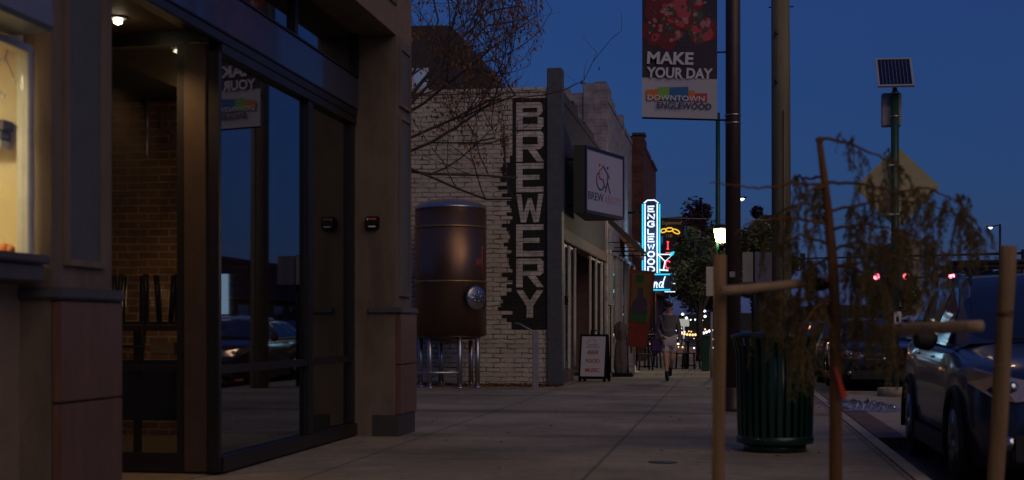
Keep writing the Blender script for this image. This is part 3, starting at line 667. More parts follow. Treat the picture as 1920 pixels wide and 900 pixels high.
pr(w, rc(.07, L_ - .07, .07, H_ - .07), .002, .012); part('face', w, M['sign_face'], S1)
w = MB()
for r_ in (rc(0, L_, 0, .068), rc(0, L_, H_ - .068, H_), rc(0, .068, .07, H_ - .07), rc(L_ - .068, L_, .07, H_ - .07)): pr(w, r_, .001, .03)
part('trim', w, M['sign_navy'], S1)
w = MB(); cx = L_ * .42; cy = H_ * .58
def tl(mb_, pts_, r_): mb_.tube([T_ @ Vector((x, y, .018)) for x, y in pts_], r_, 6)
tl(w, [(cx - .10 + .23 * math.cos(a), cy - .08 + .19 * math.sin(a)) for a in [R(d) for d in range(115, 352, 15)]], .014)
tl(w, [(cx + .03, cy + .27), (cx + .32, cy + .1), (cx + .42, cy + .02)], .015)
tl(w, [(cx + .32, cy + .1), (cx + .30, cy - .06), (cx + .18, cy - .30)], .015); tl(w, [(cx + .30, cy - .06), (cx + .46, cy - .30)], .015)
tl(w, [(cx + .29, cy + .24), (cx + .31, cy + .24)], .03)
part('emblem', w, M['letter_navy'], S1)
w = MB(); tl(w, [(cx - .17, cy + .15), (cx - .17, cy - .02), (cx + .04, cy - .04), (cx + .13, cy - .2), (cx + .18, cy - .18)], .016)
tl(w, [(cx - .17, cy + .12), (cx + .05, cy + .25)], .015); tl(w, [(cx - .18, cy + .26), (cx - .16, cy + .26)], .03); part('emblem', w, M['letter_red'], S1)
w = MB(); w.text('BREW', .26, T_ @ Matrix.Translation((.16, .30, .016)), .003, .0, 'LEFT', fit=(.86, .17)); part('lettering', w, M['letter_navy'], S1)
w = MB(); w.text('ABILITY', .22, T_ @ Matrix.Translation((1.08, .30, .016)), .003, -.002, 'LEFT', fit=(L_ - 1.25, .16)); part('lettering', w, mat('faded_red_letters', (.45, .3, .36), .6), S1)
for yy in (29.6, 30.9):
    for zz in (3.8, 4.8): w = MB(); w.tube([(-3.28, yy, zz), (-3.5, yy, zz)], .03, 6); part('bracket', w, M['black_metal'], S1)

# ------------------------------------------------------------ brewing tank
TX, TY = P(845, 600, Y=27.2).x, 27.2
T = thing('brewing_tank', 'tall bronze brewing tank on steel legs against the white brick wall', 'tank', (TX, TY, 0))
r = .715
w = MB(); w.lathe([(r, 0), (r, 2.5)], (TX, TY, 1.03), 48); TK = part('shell', w, M['tank'], T)
w = MB(); w.lathe([(r * .98, 0), (r + .012, .02), (r, .05), (r * .93, .1), (r * .75, .16), (r * .4, .21), (.03, .23)], (TX, TY, 3.531), 48); part('dome', w, M['steel'], T)
w = MB(); w.lathe([(.1, 1.03 - .16), (r * .6, 1.03 - .1), (r - .01, 1.028)], (TX, TY, 0), 40); part('bottom_cone', w, M['tank'], T)
for zz in (2.08, 3.16):
    w = MB(); w.lathe([(r + .001, 0), (r + .012, .008), (r + .012, .03), (r + .001, .038)], (TX, TY, zz), 48); part('band', w, M['brass'], T)
for a in (-120, -62, -20, 60, 120, 180):
    x, y = TX + .62 * math.cos(R(a)), TY + .62 * math.sin(R(a))
    w = MB(); w.cyl(x, y, .02, 1.06, .05, n=14); w.lathe([(.09, 0), (.085, .02), (.05, .05)], (x, y, .0), 14); part('leg', w, M['steel'], T)
w = MB()
w.tube([(TX + .62 * math.cos(R(a)), TY + .62 * math.sin(R(a)), .32) for a in (-120, -62)], .025, 8)
w.tube([(TX - 1.0, TY - .58, .30), (TX + .28, TY - .58, .30)], .03, 8); w.tube([(TX - .2, TY - .5, 1.0), (TX + .35, TY - .45, .93), (TX + .6, TY - .2, .97)], .02, 8)
part('brace', w, M['steel'], T)
hd = P(895, 558, t=26.9); ang = math.atan2(hd.y - TY, hd.x - TX); ang = R(-42)
hc = Vector((TX + (r - .02) * math.cos(ang), TY + (r - .02) * math.sin(ang), hd.z))
rot = Matrix.Translation(hc) @ Matrix.Rotation(ang, 4, 'Z') @ Matrix.Rotation(R(90), 4, 'Y')
w = MB(); w.lathe([(.19, 0), (.19, .12), (.235, .12), (.235, .15), (.19, .165), (.1, .19), (.01, .2)], (0, 0, 0), 32, rot)
MW = part('manway_hatch', w, M['steel'], T)
w = MB(); w.tube([rot @ Vector((.0, -.26, .17)), rot @ Vector((0, -.30, .24)), rot @ Vector((0, -.1, .25)), rot @ Vector((0, .1, .25))], .016, 8)
for k in range(6):
    a = k * math.pi / 3; w.tube([rot @ Vector((.0, 0, .22)), rot @ Vector((.16 * math.cos(a), .16 * math.sin(a), .22))], .009, 6)
part('handle', w, M['chrome'], MW)
w = MB(); a = P(898, 491, t=26.75); w.box(a.x - .05, a.x + .05, a.y - .02, a.y, a.z - .05, a.z + .05); w.tube([(a.x + .06, a.y, a.z + .3), (a.x + .06, a.y, a.z - .35)], .012, 6); part('gauge_label', w, M['letter_red'], T)
# bollard post by the wall
b = P(1004, 731, Z=0)
w = MB(); w.bbox(b.x - .055, b.x + .055, b.y - .055, b.y + .055, 0, 1.12, .01); w.tube([(b.x - .02, b.y, 1.1), (b.x - .35, b.y + .25, 1.26), (b.x - .5, b.y + .6, 1.27)], .018, 8); w.box(b.x - .1, b.x + .1, b.y - .1, b.y + .1, 0.001, .02)
solo('steel_post', w, M['galv'], 'pale galvanised square post in front of the white brick wall', 'post')
# leaf litter along the wall
w = MB(); rng = random.Random(5)
for k in range(2600):
    x = rng.uniform(-7.5, -3.4); y = 28.1 - abs(rng.gauss(0, .35)); s_ = rng.uniform(.015, .04); a = rng.uniform(0, 6.28); z = rng.uniform(.004, .05) * max(.2, 1 - (28.1 - y))
    dx, dy = math.cos(a) * s_, math.sin(a) * s_; w.add([(x - dx, y - dy, z), (x + dy * .6, y - dx * .6, z + rng.uniform(0, .02)), (x + dx, y + dy, z), (x - dy * .6, y + dx * .6, z + .008)], [(0, 1, 2, 3)])
for k in range(240):
    x = rng.uniform(-3.9, 1.3); y = rng.uniform(10, 40); s_ = rng.uniform(.012, .03); a = rng.uniform(0, 6.28); z = .006
    if rng.random() < .55: x = rng.uniform(1.6, 2.2); y = rng.uniform(11.5, 15.3); z = -.12
    dx, dy = math.cos(a) * s_, math.sin(a) * s_; w.add([(x - dx, y - dy, z), (x + dy * .6, y - dx * .6, z + .01), (x + dx, y + dy, z), (x - dy * .6, y + dx * .6, z + .008)], [(0, 1, 2, 3)])
struct('leaf_litter', w, M['dry_leaf'], 'stuff', 'dry brown leaf litter along the foot of the white wall')
d = P(1243, 867, Z=0)
w = MB(); w.lathe([(.001, 0), (.13, 0), (.13, .004), (.11, .006), (.001, .006)], (d.x, d.y, .0015), 28); solo('utility_cover', w, M['dark'], 'small round dark iron cover set in the sidewalk', 'cover')

# ------------------------------------------------------------ bare tree in the alley
def rot_rand(d, ang, rng):
    ax = d.orthogonal().normalized(); ax = Matrix.Rotation(rng.uniform(0, 6.28), 3, d) @ ax
    return (Matrix.Rotation(ang, 3, ax) @ d).normalized()
def bare_tree(label, base, h, seed, targets, leaves=900, long_twigs=()):
    rng = random.Random(seed); t = thing('bare_tree', label, 'tree', base)
    tr = MB(); tw = MB(); lf = MB(); tips = []; zlo = P(900, 345, Y=22).z; xhi = P(1000, 100, Y=22).x
    base = Vector(base); top = base + Vector((.3, 0, h))
    tr.tube([base, base + Vector((.05, 0, h * .35)), base + Vector((.1, .05, h * .7)), top], [.16, .13, .12, .1], 10)
    def grow(p, d, ln, r0, lvl):
        n = 5; pts_ = [p]; q = p.copy(); dd = d.copy()
        for i in range(n):
            dd = (dd + Vector((rng.gauss(0, .13), rng.gauss(0, .13), rng.gauss(.03, .11)))).normalized(); q2 = q + dd * ln / n
            if lvl > 1 and (q2.z < zlo or q2.x > xhi - .55 * max(0, 6.2 - q2.z) / 2): dd = Vector((-abs(dd.x) * .5, dd.y, abs(dd.z) + .4)).normalized(); q2 = q + dd * ln / n * .5
            q = q2; pts_.append(q.copy())
        (tr if lvl < 2 else tw).tube(pts_, [r0 * (1 - .5 * i / n) for i in range(n + 1)], 6 if lvl < 2 else 4, caps=False)
        if lvl >= 2: tips.extend(pts_[2:])
        if lvl < 5:
            for i in range(1 if lvl > 1 else 2, n + 1):
                if rng.random() < (.92 if i == n else (.72 if lvl < 3 else .5)):
                    grow(pts_[i], rot_rand(dd, rng.uniform(.35, .95), rng), ln * rng.uniform(.5, .78), r0 * .52, lvl + 1)
    for tg, ln in targets:
        d_ = (Vector(tg) - top).normalized(); grow(top - Vector((0, 0, rng.uniform(0, .6))), d_, ln * 1.25, .03, 1)
    for pl_ in long_twigs:
        tw.tube(pl_, [.011 * (1 - .7 * i / len(pl_)) for i in range(len(pl_))], 4, caps=False); tips.extend(pl_[1:])
        for i in range(1, len(pl_)):
            q0 = pl_[i]; tw.tube([q0, q0 + Vector((rng.uniform(-.15, .2), 0, rng.uniform(.1, .25))), q0 + Vector((rng.uniform(-.2, .35), .05, rng.uniform(.25, .42)))], [.005, .004, .002], 4, caps=False)
    for k in range(leaves):
        p = rng.choice(tips) + Vector((rng.gauss(0, .03), rng.gauss(0, .03), -rng.uniform(0, .1))); s_ = rng.uniform(.028, .055)
        d1 = Vector((rng.uniform(-1, 1), rng.uniform(-1, 1), rng.uniform(-1, 1))).normalized() * s_; d2 = Vector((0, 0, -1)) * s_ * 1.4
        lf.add([p, p + d1 * .6 + d2 * .5, p + d2, p - d1 * .6 + d2 * .5], [(0, 1, 2, 3)])
    part('trunk', tr, M['bark'], t); part('twigs', tw, M['bark'], t); part('leaves', lf, M['dry_leaf'], t)
bx = P(700, 600, Y=22)
bare_tree('bare branching tree with a few brown leaves in front of the white brick wall', (bx.x - .3, 22, 0), 4.3, 11,
    [(P(870, 290, Y=22.3), 2.0), (P(860, 160, Y=21.5), 1.9), (P(930, 90, Y=22), 2.0), (P(850, 0, Y=22.4), 2.2), (P(780, 60, Y=22), 2.1), (P(940, 260, Y=22.5), 1.9), (P(960, 30, Y=22.4), 2.2), (P(1000, 80, Y=21.6), 2.1), (P(880, -60, Y=22), 2.3)], 2400,
    [[P(x, y, Y=22 - .1 * i) for i, (x, y) in enumerate(pl)] for pl in ([(900, 190), (960, 185), (1020, 178), (1060, 168), (1095, 150), (1112, 115), (1147, 72)], [(880, 120), (930, 112), (980, 85), (1010, 60), (1035, 20)], [(860, 270), (920, 268), (970, 250), (1015, 215)])])

# ------------------------------------------------------------ leafy trees
def leafy(label, base, h, rad, seed, m, n=9000, trunk_h=None, group=None, ls=.09, zs=1.0):
    rng = random.Random(seed); t = thing('leafy_tree', label, 'tree', base, 0, group)
    th = trunk_h or h * .35; tr = MB(); b = Vector(base)
    tr.tube([b, b + Vector((0, 0, th)), b + Vector((.1, 0, th + (h - th) * .5))], [.14, .1, .05], 8)
    cl = []
    for k in range(26):
        while True:
            v = Vector((rng.uniform(-1, 1), rng.uniform(-1, 1), rng.uniform(-1, 1)))
            if v.length < 1: break
        zc = th + (h - th) / 2; wf = 1 - .45 * max(0, v.z)
        c = b + Vector((v.x * rad * wf, v.y * rad * wf, zc + v.z * (h - th) / 2 * .88)); cl.append((c, rng.uniform(.22, .45) * rad))
        tr.tube([b + Vector((0, 0, th * .9)), (b + Vector((0, 0, th + .5)) + c) / 2, c], [.05, .03, .012], 5)
    lf = MB()
    for k in range(n):
        c, cr = rng.choice(cl); v = Vector((rng.gauss(0, 1), rng.gauss(0, 1), rng.gauss(0, 1))).normalized() * cr * rng.uniform(.5, 1.05)
        p = c + v; s_ = ls * rng.uniform(.6, 1.3); a = Vector((rng.uniform(-1, 1), rng.uniform(-1, 1), rng.uniform(-.5, .5))).normalized() * s_
        bb = a.cross(Vector((rng.uniform(-1, 1), rng.uniform(-1, 1), 1))).normalized() * s_ * .6
        lf.add([p - a, p - bb, p + a, p + bb], [(0, 1, 2, 3)])
    part('trunk', tr, M['bark'], t); part('crown', lf, m, t); return t
leafy('green leafy street tree lit by the glowing post lamp, left of the tall post', (P(1312, 600, Y=49).x, 49, 0), 5.2, 1.12, 21, M['leaf_green'], 5600, 1.7, ls=.08)
leafy('green leafy street tree seen between the lamp post and the wooden utility pole', (P(1425, 600, Y=53).x, 53, 0), 5.6, 1.3, 22, M['leaf_green'], 8000, 2.2)
leafy('tall dark maroon tree behind the green one, right of the neon signs', (P(1312, 600, Y=88).x, 88, 0), 10.2, 2.5, 23, M['leaf_dark'], 9000, 2.2, ls=.14)
leafy('narrow dark maroon tree beyond the crossing, right of the lamp post', (P(1422, 600, Y=92).x, 92, 0), 9.4, 1.8, 24, M['leaf_dark'], 6000, 2.0, ls=.14)
rng = random.Random(9)
for k, (x, y, h_) in enumerate(((-6, 116, 7), (-1.5, 125, 6), (22, 130, 7), (30, 150, 8), (19.5, 170, 7))):
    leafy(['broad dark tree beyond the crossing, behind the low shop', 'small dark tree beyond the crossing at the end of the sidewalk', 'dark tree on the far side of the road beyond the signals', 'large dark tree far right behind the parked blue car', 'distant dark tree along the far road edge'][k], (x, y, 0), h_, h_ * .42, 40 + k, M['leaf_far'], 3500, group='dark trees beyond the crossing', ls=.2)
hl = MB(); xs = list(range(-260, 420, 14)); rng = random.Random(4)
tops = [(x, 5 + 3.2 * rng.random() + 2.5 * math.sin(x * .05)) for x in xs]
vs = []; fs = []
for i, (x, z) in enumerate(tops): vs += [(x, 520, -.2), (x, 520, z), (x, 560, z * .9), (x, 580, -.2)]
for i in range(len(tops) - 1): a = i * 4; b_ = a + 4; fs += [(a, b_, b_ + 1, a + 1), (a + 1, b_ + 1, b_ + 2, a + 2), (a + 2, b_ + 2, b_ + 3, a + 3)]
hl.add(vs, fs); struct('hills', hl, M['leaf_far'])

# ------------------------------------------------------------ lamp post with banner
LX, LY = .01, 20.0
LP = thing('lamp_post', 'tall round brown lamp post carrying the street banner', 'lamp post', (LX, LY, 0))
w = MB(); w.tube([(LX, LY, 0), (LX, LY, 9.2)], [.112, .10], 28); part('pole', w, M['pole_brown'], LP)
w = MB(); w.lathe([(.17, 0), (.17, .05), (.14, .1), (.125, .3), (.114, .34)], (LX, LY, 0), 24); part('base', w, M['pole_brown'], LP)
z = P(1375, 218, Y=LY).z
w = MB(); w.lathe([(.104, 0), (.118, .004), (.118, .022), (.104, .026)], (LX, LY, z), 24); w.lathe([(.104, 0), (.118, .004), (.118, .022), (.104, .026)], (LX, LY, z - .115), 24); part('clamp_band', w, M['steel'], LP)
w = MB(); w.bbox(LX - .05, LX + .03, LY - .125, LY - .112, 2.42 - .08, 2.42 + .0, .003); w.v = [v + Vector((0, 0, P(1373, 515, Y=LY).z - 2.38)) for v in w.v]; part('sticker', w, M['cab_grey'], LP)
w = MB(); w.tube([(LX, LY, 9.0), (LX + 1.0, LY, 9.3), (LX + 2.0, LY, 9.35)], .05, 10); w.bbox(LX + 1.9, LX + 2.6, LY - .15, LY + .15, 9.28, 9.42, .03); part('lamp_head', w, M['pole_brown'], LP)
light('added_warm_light', 'POINT', (LX + 2.2, LY, 9.1), 70, (1, .66, .38), .2, parent=LP)  # unseen lamp head and its light, added to warm the sidewalk
# banner
BA = thing('street_banner', 'hanging MAKE YOUR DAY banner with tomatoes photo above DOWNTOWN ENGLEWOOD', 'banner', (-.75, LY, 4.1))
xa, xb = P(1204, 100, Y=LY).x, P(1345, 100, Y=LY).x; zbot = P(1275, 226, Y=LY).z; ztp = zbot + 2.5
zmid = P(1275, 150, Y=LY).z
YF = LY
def wavy(mb_, x0, x1, z0, z1, y, n=14, th=.004):
    vs, fs = [], []
    for i in range(n + 1):
        for k in range(n + 1):
            f_ = i / n; g_ = k / n
            x = x0 + (x1 - x0) * f_; zz = z0 + (z1 - z0) * g_
            vs.append((x, y + bw(x, zz), zz + tilt(x)))
    for i in range(n):
        for k in range(n): a = i * (n + 1) + k; fs.append((a, a + n + 1, a + n + 2, a + 1))
    mb_.add(vs, fs, True)
bw = lambda x, z: .012 * math.sin((x - xa) * 5) * math.sin((z - zbot) * 3)
tilt = lambda x: -.055 * (x - xb) / (xa - xb) * -1 + .0     # the free edge hangs a touch higher
w = MB(); wavy(w, xa, xb, zbot, ztp, YF); wavy(w, xa, xb, zbot, ztp, YF + .006)
part('cloth', w, M['banner_white'], BA)
w = MB(); wavy(w, xa + .002, xb - .002, zmid, ztp, YF - .005); part('navy_field', w, M['banner_dark'], BA)
# tomatoes, greens and pink radishes of the printed photo, as flat printed shapes
rng = random.Random(31)
pm = {'a': M['red_print'], 'b': mat('dark_red_print', (.2, .02, .025), .6), 'c': mat('pink_print', (.5, .2, .24), .6, var=.4, scale=30), 'd': mat('leaf_print', (.05, .10, .07), .6, var=.4, scale=40), 'e': mat('pale_print', (.45, .36, .33), .6, var=.4, scale=30)}
layers = [MB() for _ in range(5)]; keys = ['b', 'a', 'd', 'c', 'e']
zp0 = P(1275, 97, Y=LY).z
for li, (cnt, r0, r1) in enumerate(((40, .12, .2), (40, .05, .11), (110, .015, .05), (44, .02, .055), (45, .006, .018))):
    for k in range(cnt):
        cx_ = rng.uniform(xa + .1, xb - .1); cz_ = rng.uniform(zp0 + .12, ztp - .15); rr = rng.uniform(r0, r1); el = rng.uniform(.45, 1); an = rng.uniform(0, 3.14)
        pts_ = []
        for j in range(14):
            a = j / 14 * 6.283; q_ = rr * (1 + rng.uniform(-.12, .12)); x_ = q_ * math.cos(a); y_ = q_ * el * math.sin(a)
            X_ = min(max(cx_ + x_ * math.cos(an) - y_ * math.sin(an), xa + .005), xb - .005); Z_ = cz_ + x_ * math.sin(an) + y_ * math.cos(an)
            pts_.append((X_, YF - .0075 - li * .0012 - k * .00002 + bw(X_, Z_), Z_ + tilt(X_)))
        layers[li].add(pts_, [tuple(range(14))])
for li in range(5): part('printed_vegetables', layers[li], pm[keys[li]], BA)
TXM = lambda x, z, dy=.014: Matrix.Translation((x, YF - dy, z + tilt(x))) @ Matrix.Rotation(R(3.1), 4, 'Y') @ Matrix.Rotation(R(90), 4, 'X')
zl = P(1212, 123, Y=LY).z
def ban(mb_, t_, pxa, pxb, pya, pyb, dy=.018, off=.01):
    a_ = P(pxa, pyb, Y=LY); b_ = P(pxb, pya, Y=LY)
    mb_.text(t_, .3, Matrix.Translation((a_.x, YF - dy, a_.z)) @ Matrix.Rotation(R(3.1), 4, 'Y') @ Matrix.Rotation(R(90), 4, 'X'), .002, off, 'LEFT', fit=(b_.x - a_.x, b_.z - a_.z)); return mb_
w = MB(); ban(w, 'MAKE', 1213, 1300, 94, 120); ban(w, 'YOUR DAY', 1212, 1336, 122, 146); part('lettering', w, M['letter_white'], BA)
for x0, x1, y0, y1, m_ in ((1212, 1234, 186, 168, 'orange'), (1234, 1255, 187, 163, 'green_print'), (1255, 1291, 189, 163, 'blue_print'), (1291, 1303, 190, 170, 'orange'), (1303, 1326, 192, 175, 'red_print')):
    w = MB(); a = P(x0, y0, Y=LY); c = P(x1, y1, Y=LY); w.box(a.x, c.x - .001, YF - .016, YF - .013, a.z, c.z); part('color_block', w, M[m_], BA)
w = MB(); ban(w, 'DOWNTOWN', 1214, 1321, 175, 188, .022, .006); part('lettering', w, M['letter_white'], BA)
w = MB(); ban(w, 'ENGLEWOOD', 1232, 1334, 189, 203, .022, .004); part('lettering', w, M['letter_navy'], BA)
w = MB(); w.tube([(xa, YF + .003, zbot + .052), (xb, YF + .003, zbot - .003), (LX - .1, LY, zbot - .01)], .014, 8); w.tube([(xa, YF + .003, ztp), (LX - .1, LY, ztp - .03)], .014, 8)
zc = P(1350, 98, Y=LY).z; w.tube([(xb, YF, zc), (LX - .1, LY, zc)], .012, 8); part('rod', w, M['black_metal'], BA)

# wooden utility pole
UX, UY = P(1464, 600, Y=26.2).x, 26.2
w = MB(); w.tube([(UX + .02, UY, 0), (UX, UY, 6), (UX - .04, UY, 12)], [.185, .172, .15], 24)
U = thing('utility_pole', 'thick weathered wooden utility pole right of the brown lamp post', 'utility pole', (UX, UY, 0)); part('pole', w, M['pole_wood'], U)
w = MB()
for py in (62, 152): c = P(1455, py, Y=26.0); w = MB(); w.lathe([(.001, 0), (.035, 0), (.035, .03), (.001, .03)], (0, 0, 0), 12, Matrix.Translation((c.x, UY - .19, c.z)) @ Matrix.Rotation(R(90), 4, 'X')); part('bolt_hole', w, M['dark'], U)
w = MB(); zz = P(1440, 14, Y=UY).z; w.tube([(UX - .23, UY, zz), (UX + .23, UY, zz)], .012, 6); part('step_bolt', w, M['black_metal'], U)
w = MB(); w.tube([(UX + .06, UY - .19, 0), (UX + .06, UY - .19, 5.2)], .02, 6); part('conduit', w, M['pole_wood'], U)

# pair of sign backs / cabinet behind the posts
c0_ = P(1392, 530, Y=27); c1_ = P(1412, 473, Y=27); c2_ = P(1415, 530, Y=27); c3_ = P(1450, 473, Y=27)
t = thing('utility_cabinet', 'tall grey and cream metal cabinet on a post between the lamp post and utility pole', 'cabinet', ((c0_.x + c3_.x) / 2, 27, 0))
w = MB(); w.bbox(c0_.x, c1_.x, 26.9, 27.25, c0_.z, c1_.z, .01); part('side_panel', w, M['cab_cream'], t)
w = MB(); w.bbox(c2_.x, c3_.x, 26.9, 27.25, c0_.z, c1_.z, .01); part('box', w, M['cab_grey'], t)
w = MB(); w.tube([((c1_.x + c2_.x) / 2, 27.1, 0), ((c1_.x + c2_.x) / 2, 27.1, c1_.z + .02)], .045, 12); part('post', w, M['black_metal'], t)
s0 = P(1324, 555, Y=42); s1 = P(1343, 500, Y=42)
t = thing('street_notice', 'grey back of a notice board on a thin post beside the near wooden stake', 'sign', ((s0.x + s1.x) / 2, 42, 0))
w = MB(); w.bbox(s0.x, s1.x, 41.98, 42.01, s0.z, s1.z, .004); part('board', w, M['cab_grey'], t); w = MB(); w.cyl(s1.x - .05, 42.04, 0, s1.z, .03); part('post', w, M['galv'], t)

# ------------------------------------------------------------ post-top lamp further on
a = P(1346, 442, Y=38)
t = thing('post_lamp', 'glowing cream glass lamp on a thin dark green pole', 'street lamp', (a.x, 38, 0))
w = MB(); w.tube([(a.x, 38, 0), (a.x, 38, 7.0)], [.075, .06], 14); part('pole', w, M['pole_green'], t)
w = MB(); w.lathe([(.11, -.20), (.15, -.17), (.19, 0), (.215, .17), (.17, .20)], (a.x + .1, 37.8, a.z), 24); part('lamp_glass', w, M['lamp_glow'], t)
w = MB(); w.lathe([(.21, .17), (.2, .22), (.1, .27), (.02, .29)], (a.x + .1, 37.8, a.z + .005), 24); w.lathe([(.05, -.42), (.07, -.3), (.10, -.205)], (a.x + .1, 37.8, a.z), 20); w.tube([(a.x, 38, a.z - .4), (a.x + .1, 37.8, a.z - .36)], .03, 8); part('lamp_cap', w, M['black_metal'], t)
light('post_lamp_light', 'POINT', (a.x + .1, 37.75, a.z - .02), 280, (1, .84, .5), .12, parent=t)

# ------------------------------------------------------------ neon signs
ST = {'E': [[(1, 1), (0, 1), (0, 0), (1, 0)], [(0, .5), (.85, .5)]], 'N': [[(0, 0), (0, 1), (1, 0), (1, 1)]], 'L': [[(0, 1), (0, 0), (1, 0)]],
      'G': [[(1, .85), (.75, 1), (.25, 1), (0, .75), (0, .25), (.25, 0), (.75, 0), (1, .25), (1, .48), (.55, .48)]],
      'W': [[(0, 1), (.25, 0), (.5, .8), (.75, 0), (1, 1)]], 'O': [[(.5, 1), (.85, .9), (1, .6), (1, .4), (.85, .1), (.5, 0), (.15, .1), (0, .4), (0, .6), (.15, .9), (.5, 1)]],
      'D': [[(0, 0), (0, 1), (.6, 1), (1, .7), (1, .3), (.6, 0), (0, 0)]], 'I': [[(.5, 0), (.5, 1)], [(.25, 1), (.75, 1)], [(.25, 0), (.75, 0)]],
      'C': [[(1, .82), (.7, 1), (.3, 1), (0, .7), (0, .3), (.3, 0), (.7, 0), (1, .18)]], 'n': [[(0, 0), (.1, .6)], [(.08, .3), (.35, .62), (.5, .5), (.45, .1), (.6, 0)]],
      'd': [[(.75, .55), (.4, .6), (.15, .35), (.25, .05), (.55, .05), (.8, .5), (1.1, 1.15)], [(.85, .6), (.8, .1), (1, .02)]],
      'H': [[(0, 0), (0, 1)], [(1, 0), (1, 1)], [(0, .5), (1, .5)]]}
def stroke(mb_, ch, x, z, w_, h_, y, r_, sh=0):
    for pl in ST[ch]: mb_.tube([(x + (px + sh * pz) * w_, y, z + pz * h_) for px, pz in pl], r_, 6)
YN = 47.0
N1 = thing('neon_blade_sign', 'tall vertical blue and white neon sign reading ENGLEWOOD with martini glass', 'neon sign', (-2.8, YN, 2.4))
x0 = P(1204, 400, Y=YN).x; x1 = P(1238, 400, Y=YN).x; zt = P(1220, 381, Y=YN).z; zb = P(1220, 512, Y=YN).z; xc = (x0 + x1) / 2
w = MB(); w.prism([(x0, zb), (x1, zb), (x1, zt), (xc + .12, zt + .13), (xc - .12, zt + .13), (x0, zt)], (0, .3, 0), (0, YN, 0)); part('cabinet', w, M['sign_navy'], N1)
w = MB()
for x in (x0 + .02, x1 - .02): w.tube([(x, YN - .04, zb), (x, YN - .04, zt - .03)], .026, 8)
cy_ = part('cyan_tube', w, M['neon_cyan'], N1)
w = MB()
for x in (x0 + .1, x1 - .1): w.tube([(x, YN - .04, zb), (x, YN - .04, zt - .02)], .02, 8)
w.tube([(x0 + .06, YN - .04, zt), (xc - .12, YN - .04, zt + .1), (xc + .12, YN - .04, zt + .1), (x1 - .06, YN - .04, zt)], .02, 8); part('white_tube', w, M['neon_white'], N1)
ltr = 'ENGLEWOOD'; n = len(ltr); hh = (zt - .07 - zb) / n
for i, ch in enumerate(ltr):
    w = MB(); stroke(w, ch, xc - .105, zt - .07 - (i + 1) * hh + hh * .16, .21, hh * .68, YN - .05, .027); part('neon_letter', w, M['neon_white'], N1)
w = MB(); bx0 = P(1196, 530, Y=YN).x; bx1 = P(1258, 530, Y=YN).x; z3, z2 = P(1220, 546, Y=YN).z, P(1220, 512, Y=YN).z
w.bbox(bx0, bx1, YN - .03, YN + .3, z3, z2 - .002, .02); part('lower_box', w, M['sign_navy'], N1)
w = MB()
for zz in (z3 + .04, z2 - .05): w.tube([(bx0 + .05, YN - .07, zz), (bx1 - .02, YN - .07, zz)], .024, 8)
part('cyan_tube', w, M['neon_cyan'], N1)
w = MB(); stroke(w, 'n', P(1226, 540, Y=YN).x, P(1226, 540, Y=YN).z, .2, .34, YN - .08, .022, .15); stroke(w, 'd', P(1234, 540, Y=YN).x, P(1226, 540, Y=YN).z, .19, .34, YN - .08, .022, .15); part('neon_letter', w, M['neon_white'], N1)
w = MB(); gx = lambda px, py: P(px, py, Y=YN - .12)
w.tube([gx(1234, 477), gx(1262, 477), gx(1247, 490), gx(1234, 477)], .018, 8); w.tube([gx(1247, 490), gx(1244, 506)], .02, 8); w.tube([gx(1236, 506), gx(1253, 507)], .024, 8); part('martini_glass', w, M['neon_white'], N1)
w = MB(); w.tube([gx(1256, 480), gx(1264, 472)], .03, 8); w.lathe([(.001, -.06), (.055, -.03), (.06, .02), (.03, .06), (.001, .065)], gx(1260, 476), 10); part('olive', w, M['neon_cyan'], N1)
w = MB(); w.tube([(-3.5, YN + .15, zt - .3), (x0, YN + .15, zt - .3)], .04, 8); w.tube([(-3.5, YN + .15, z3 + .2), (bx0, YN + .15, z3 + .2)], .04, 8); part('bracket', w, M['black_metal'], N1)
light('neon_glow', 'POINT', (xc + .1, YN - .5, 4.0), 24, (.35, .75, 1), .5, parent=N1)

YR = 54.0; g2 = lambda px, py, dy=0: P(px, py, Y=YR - dy)
N2 = thing('neon_club_sign', 'darker sign with yellow neon chain links above red vertical letters', 'neon sign', (-2.4, YR, 2.4))
w = MB(); a = g2(1239, 425); c = g2(1277, 408)
w.prism([(a.x - .1, g2(1258, 442).z), (c.x + .12, g2(1258, 442).z), (c.x + .15, g2(1258, 418).z), (c.x, g2(1258, 406).z), (a.x, g2(1258, 408).z)], (0, .3, 0), (0, YR, 0)); a = g2(1243, 545); c = g2(1268, 443); w.box(a.x, c.x, YR, YR + .28, a.z, c.z); part('cabinet', w, M['dark'], N2)
w = MB()
for (xa_, ya_, xb_, yb2) in ((1239, 434, 1249, 431), (1248, 431, 1262, 430), (1261, 431, 1274, 437)):
    p0, p1 = g2(xa_, ya_, .05), g2(xb_, yb2, .05); mid = (p0 + p1) / 2; L2 = (p1 - p0).length / 2; an = math.atan2(p1.z - p0.z, p1.x - p0.x)
    w.tube([mid + Vector((L2 * math.cos(a) * math.cos(an) - .07 * math.sin(a) * math.sin(an), 0, L2 * math.cos(a) * math.sin(an) + .07 * math.sin(a) * math.cos(an))) for a in [k / 16 * 6.283 for k in range(16)]], .02, 8, closed=True)
part('neon_link', w, M['neon_yellow'], N2)
w = MB(); a = g2(1240, 421, .03); w.text('Englewood', .2, Matrix.Translation(a) @ Matrix.Rotation(R(90), 4, 'X'), .004, 0, 'LEFT', .85, .3); a = g2(1254, 445, .03); w.text('138', .17, Matrix.Translation(a) @ Matrix.Rotation(R(90), 4, 'X'), .004, 0, 'CENTER', 1.1); part('lettering', w, M['neon_dim'], N2)
w = MB()
